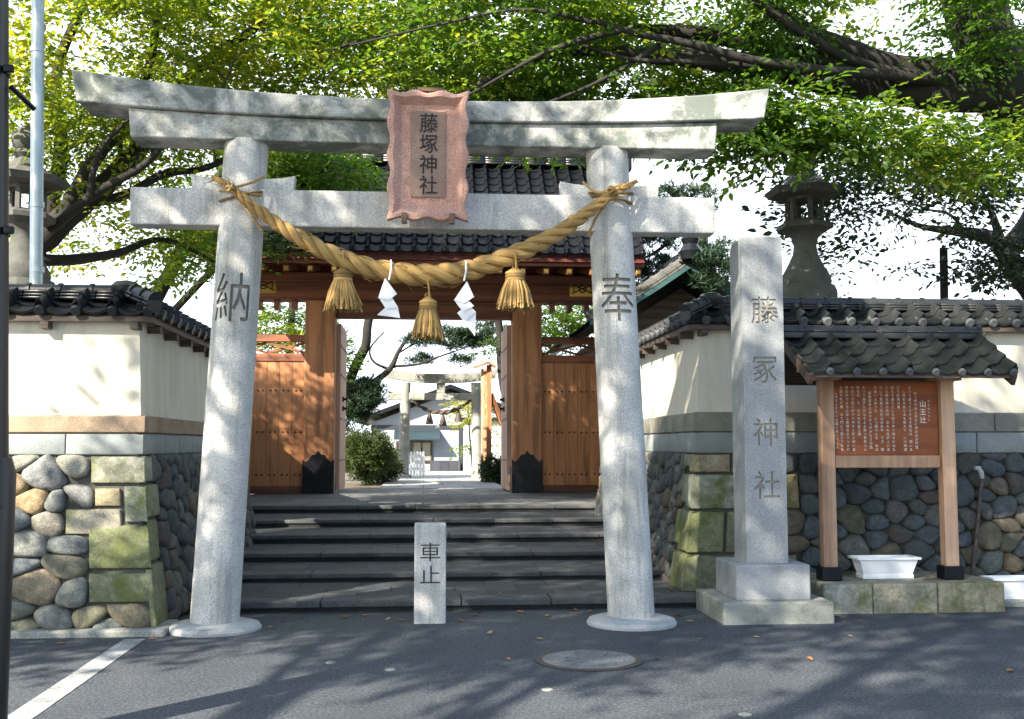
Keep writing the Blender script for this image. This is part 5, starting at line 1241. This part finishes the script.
# great tree at the right with limbs reaching over the approach
tree('broadleaf_tree', 'great green tree leaning in from the right with thick limbs over the approach', 'tree',
     [([(11.2, 13.6, -.1), (10.2, 13.3, 2.6), V(1085, 185, 12.9), V(1015, 100, 12.6), V(985, 45, 12.5), V(965, -30, 12.4), V(930, -150, 12.3)], .54, .34),
      ([V(1000, 100, 12.6), V(935, 92, 12.5), V(880, 82, 12.4), V(810, 76, 12.3), V(730, 62, 12.2), V(660, 52, 12.1), V(590, 47, 12), V(520, 66, 12), V(470, 90, 12.1)], .27, .02),
      ([V(975, 70, 12.5), V(900, 66, 12.4), V(850, 50, 12.3), V(790, 22, 12.2), V(740, -20, 12), V(690, -70, 11.8)], .19, .05),
      ([V(880, 82, 12.4), V(800, 52, 12.6), V(720, 38, 12.8), V(640, 30, 13), V(560, 0, 13.2), V(500, -40, 13.4)], .15, .04),
      ([V(1005, 130, 12.6), V(940, 158, 12.8), V(890, 152, 13), V(840, 155, 13.2)], .08, .02),
      ([V(985, 92, 12.5), V(930, 78, 12.2), V(870, 72, 11.8), V(770, 62, 11.3), V(660, 38, 11.2), V(590, 22, 11.2)], .10, .03), ([V(620, 30, 11.2), V(540, 55, 11.2), V(468, 95, 11.3)], .045, .012), ([V(660, 45, 11.3), V(590, 85, 11.4), V(520, 112, 11.5)], .035, .01), ([V(790, 64, 11.4), V(730, 64, 11.4), V(640, 60, 11.3), V(585, 46, 11.3)], .05, .015), ([V(590, 22, 11.2), V(520, 10, 11.2), V(440, 25, 11.4), V(350, 45, 11.6)], .03, .01), ([V(975, 80, 12.4), V(900, 72, 12.1), V(850, 58, 11.8), V(780, 20, 11.4), V(730, -20, 11.3)], .08, .04),
      ([V(620, 28, 13), V(570, 12, 13), V(480, 5, 13), V(400, 30, 13), V(330, 50, 13)], .05, .02)],
     [(V(560, 40, 12.5), (2.0, 1.8, .9), 3), (V(420, 30, 13), (1.6, 1.6, .9), 2.2), (V(720, 10, 12.3), (1.8, 1.8, .9), 2.2), (V(750, 125, 11.6), (1.2, .8, .4), 1.0), (V(850, 140, 11.8), (1.2, .9, .35), 1.0), (V(700, 120, 13), (1.0, 1.2, .55), 1.1), (V(960, 20, 11.6), (1.0, .9, .7), 1.0), (V(980, 150, 12), (.9, .8, .5), 1.0), (V(600, -60, 12), (3, 2.2, 1.0), 2.5), (V(850, -60, 12), (2.5, 2, 1.2), 2), (V(560, 110, 13), (1.6, 1, .4), 1.2)],
     2500, MT['leaf_green'], 33, leaf=.09, thr=-.08, tone=.5, nl=27)
# dark tree behind the right wall
tree('bare_tree', 'dark sparse tree with crooked branches behind the right end of the wall', 'tree',
     [([(8.6, 16, PZ-.2), V(1045, 330, 16), V(1020, 275, 16), V(1003, 242, 16), V(985, 237, 16), V(955, 232, 16), V(925, 225, 16), V(890, 215, 16)], .26, .02),
      ([V(1010, 250, 16), V(1030, 215, 16), V(1050, 170, 16)], .2, .08), ([V(1003, 242, 16), V(992, 215, 16), V(983, 200, 16), V(960, 190, 16)], .08, .015), ([V(968, 236, 16), V(950, 215, 16), V(925, 208, 16), V(880, 190, 16)], .035, .01)],
     [(V(900, 190, 15), (1.9, 1.2, .45), 3), (V(830, 215, 14.6), (.7, .6, .7), 1.2), (V(950, 215, 15.5), (1.3, 1.2, .7), 1.6), (V(870, 260, 15), (1.0, .8, .35), .8), (V(1000, 270, 15.5), (.5, .7, .3), .6), (V(960, 255, 15), (.9, .8, .35), 1.0), (V(930, 170, 14), (1.4, .8, .4), 1.6)],
     560, MT['leaf_dark'], 44, leaf=.10, thr=-.06, tone=.35, nl=18)
# cedar-like dark green tree behind the torii, left of the gate roof
tree('evergreen_tree', 'dense green tree beside the left end of the gate roof', 'tree',
     [([(-4.9, 18.2, PZ-.2), (-4.8, 18.1, 3), V(235, 150, 18), V(240, 60, 18)], .2, .05), ([(-4.8, 18.1, 3), V(285, 200, 17.6), V(330, 165, 17.6)], .08, .02), ([V(235, 200, 18), V(215, 190, 17.5), V(190, 215, 17.3)], .06, .02)],
     [(V(250, 170, 18), (1.3, 1.2, 1.1), 2), (V(310, 165, 17.8), (1.1, .8, .55), 2), (V(240, 225, 17.6), (.9, .6, .55), 1.2), (V(195, 245, 17.6), (.6, .6, .4), .5), (V(300, 190, 17.6), (1.0, .6, .5), 1)],
     700, MT['leaf_green'], 55, leaf=.095, thr=-.3, tone=.3)
# pines
tree('pine_tree', 'dark rounded pine between the torii pillar and the stone name pillar', 'tree',
     [([(6.3, 23, PZ-.2), V(700, 240, 23), V(690, 215, 23), V(670, 190, 23)], .2, .06), ([V(700, 250, 23), V(720, 265, 23), V(740, 250, 23)], .08, .02), ([V(690, 225, 23), V(660, 250, 22.5), V(640, 260, 22.5)], .07, .02)],
     [(V(680, 205, 23), (1.2, .9, .45), 2), (V(655, 255, 22.5), (1.0, .8, .6), 2), (V(715, 250, 23), (.8, .7, .3), .9), (V(700, 280, 23), (.8, .6, .4), .6), (V(645, 225, 22.5), (.6, .6, .35), .8), (V(630, 285, 22.8), (.6, .5, .4), .6), (V(715, 272, 18.3), (.45, .4, .35), .9)],
     330, MT['needle'], 66, L=.34, nl=40, leaf=.15, narrow=.16, kind='needle', thr=-.22, tone=.4)
tree('pine_tree', 'leaning pine with bare forked branches seen through the open gate', 'tree',
     [([V(330, 470, 29), V(340, 410, 29), V(352, 375, 29), V(366, 340, 29), V(372, 310, 29), V(385, 285, 29)], .17, .10),
      ([V(345, 412, 29), V(375, 383, 29), V(390, 370, 29), V(398, 352, 29), V(410, 335, 29), V(430, 318, 29)], .12, .025),
      ([V(390, 370, 29), V(374, 362, 29), V(370, 348, 29), V(384, 332, 29)], .04, .02), ([V(393, 367, 29), V(420, 364, 29), V(440, 356, 29), V(462, 349, 29), V(485, 338, 29)], .04, .012), ([V(400, 352, 29), V(420, 342, 29), V(445, 345, 29)], .03, .01), ([V(385, 285, 29), V(430, 280, 29), V(480, 300, 29)], .06, .02)],
     [(V(362, 400, 28.5), (.55, .6, .6), 4), (V(445, 338, 29), (1.1, .6, .32), 2.4), (V(485, 332, 29), (.6, .6, .5), 2.0), (V(420, 360, 30), (.5, .5, .15), .5), (V(465, 362, 29), (.35, .4, .15), .4), (V(355, 430, 28.5), (.4, .6, .5), 1.0), (V(380, 260, 29), (2, 1, .7), 1.5), (V(480, 260, 29), (2, 1, .7), 1.2)],
     620, MT['needle'], 77, L=.34, nl=38, leaf=.15, narrow=.16, kind='needle', thr=-.3, tone=.4)
tree('evergreen_tree', 'dark evergreen against the right door of the gate beyond the lintel', 'tree',
     [([(2.9, 27.5, PZ-.2), V(507, 400, 27.5), V(500, 340, 27.5), V(495, 300, 27.5)], .16, .08)],
     [(V(500, 335, 27.5), (.5, .6, .5), 1), (V(540, 330, 28), (1.0, .8, .9), 2), (V(580, 320, 28), (1.0, .8, .9), 2)], 360, MT['leaf_green'], 88, leaf=.10, thr=-.3, tone=.3)
tree('evergreen_tree', 'leafy tree seen through the lattice of the left gate wing', 'tree',
     [([(-4.9, 28, PZ-.2), V(285, 400, 28), V(290, 340, 28), V(292, 300, 28)], .16, .08)],
     [(V(270, 325, 28), (1.1, .8, .6), 2), (V(300, 345, 28), (.8, .8, .5), 1.5), (V(330, 350, 28), (.6, .6, .8), 1)], 330, MT['leaf_yellow'], 99, leaf=.10, thr=-.15, tone=.35)
# clipped shrubs
def shrub(c, r, n, label, mat, seed):
    b = MB(); c = Vector(c); limbs = [([(c.x, c.y, PZ-.1), (c.x, c.y, PZ+r[2]*.6)], .05, .02)]
    bl_ = [(c, r, 1.0)]
    return tree('clipped_shrub', label, 'shrub', limbs, bl_, n, mat, seed, 'clipped shrubs inside the gate', L=.14, nl=22, leaf=.05, thr=-.9, tone=.5, conn=False, size=(.8, 1.2), tilt=.7)
shrub((at(366, 452, 26).x, 26, PZ+.72), (.62, .8, .60), 1300, 'large clipped shrub just inside the left gate door', MT['leaf_bush'], 5)
shrub((at(378, 470, 27.5).x, 27.5, PZ+.38), (.62, .6, .40), 700, 'lower clipped shrub spreading towards the path on the left', MT['leaf_bush'], 6)
shrub((at(490, 466, 27).x+.12, 27, PZ+.3), (.34, .4, .36), 500, 'small dark clipped shrub at the foot of the votive rack', MT['leaf_dark'], 7)
tree('young_tree', 'pale green young tree in front of the white wall by the inner torii', 'tree', [([(1.55, 34, PZ), V(470, 440, 34), V(468, 405, 34)], .04, .02), ([V(470, 450, 34), V(465, 445, 34)], .02, .01)],
     [(V(466, 412, 34), (.45, .4, .35), 2), (V(473, 445, 34), (.4, .3, .1), .8), (V(480, 420, 34), (.3, .4, .5), 1)], 90, MT['leaf_yellow'], 111, leaf=.10, thr=-.4, tone=.75)
# far trees beyond the house and walls
for k, (x, y, h, lb) in enumerate([(-16, 44, 5.5, 'distant round tree beyond the far left of the precinct'), (17, 46, 6, 'distant round tree beyond the far right of the precinct'), (-9.5, 47, 4.0, 'distant tree left of the white house')]):
    tree('distant_tree', lb, 'tree', [([(x, y, PZ-.2), (x+.2, y, h*.6), (x, y, h)], .25, .08)], [((x, y, h), (3.0, 2.5, h*.38), 1)], 330, MT['leaf_dark'], 130+k, 'distant trees beyond the precinct', L=.7, nl=16, leaf=.2, thr=-.25, tone=.5)

# street trees on the near side of the road: they shade the forecourt
_h = Vector((SUN_TO.x, SUN_TO.y, 0)).normalized(); _n = Vector((-_h.y, _h.x, 0))
_ce, _se = math.hypot(SUN_TO.x, SUN_TO.y), SUN_TO.z
def over(n, m, a):
    """a crown position: n across the sunlight, m up across it, a metres towards the sun"""
    p = _n*n+_h*a; return (p.x, p.y, (m+a*_se)/_ce)
def street(base, blobs, n, seed, label, thr=-.25):
    x, y = base; top = max(c[2] for c, r, w in blobs)
    tree('street_tree', label, 'tree', [([(x, y, -.1), (x+.1, y+.1, 3), (x, y, 5.5), (x+.3, y+.3, top)], .3, .08)]+[([(x+.1, y+.1, 4.0+.25*k), tuple(Vector(c).lerp(Vector((x, y, 5)), .5)), c], .12, .03) for k, (c, r, w) in enumerate(blobs)],
         blobs, n, MT['leaf_green'], seed, 'street trees across the road', L=.8, nl=28, leaf=.17, thr=thr, nscale=.75, tone=.5)
street((-6.5, -3.0), [(over(-5.5, 5.6, 4.5), (2.4, 2.4, 2.3), 3), (over(-7.0, 3.7, 4.5), (.8, .8, .8), .45), (over(-9.6, 6.6, 5.0), (1.9, 1.9, 1.5), 1.7), (over(-8.7, 2.2, 4.0), (1.3, 1.3, .8), 1.0), (over(-4.9, 4.0, 5), (1.7, 1.2, .6), .5)], 800, 201, 'street tree across the road to the left of the viewer', -.5)
street((-2.0, -6.0), [(over(-1.3, 6.6, 5.0), (2.8, 2.8, 2.6), 3), (over(-.6, 3.6, 6.0), (2.5, 1.6, 1.2), 1.1)], 560, 202, 'street tree across the road behind the viewer')
street((2.0, -8.5), [(over(2.8, 8.2, 6.0), (3.0, 3.0, 2.8), 3), (over(3.5, 4.0, 6.0), (2.5, 2.5, 1.6), 1.3)], 480, 203, 'street tree across the road to the right of the viewer')
print('FACES', sum(len(o.data.polygons) for o in COL.objects if o.type == 'MESH'), 'OBJS', len(COL.objects))
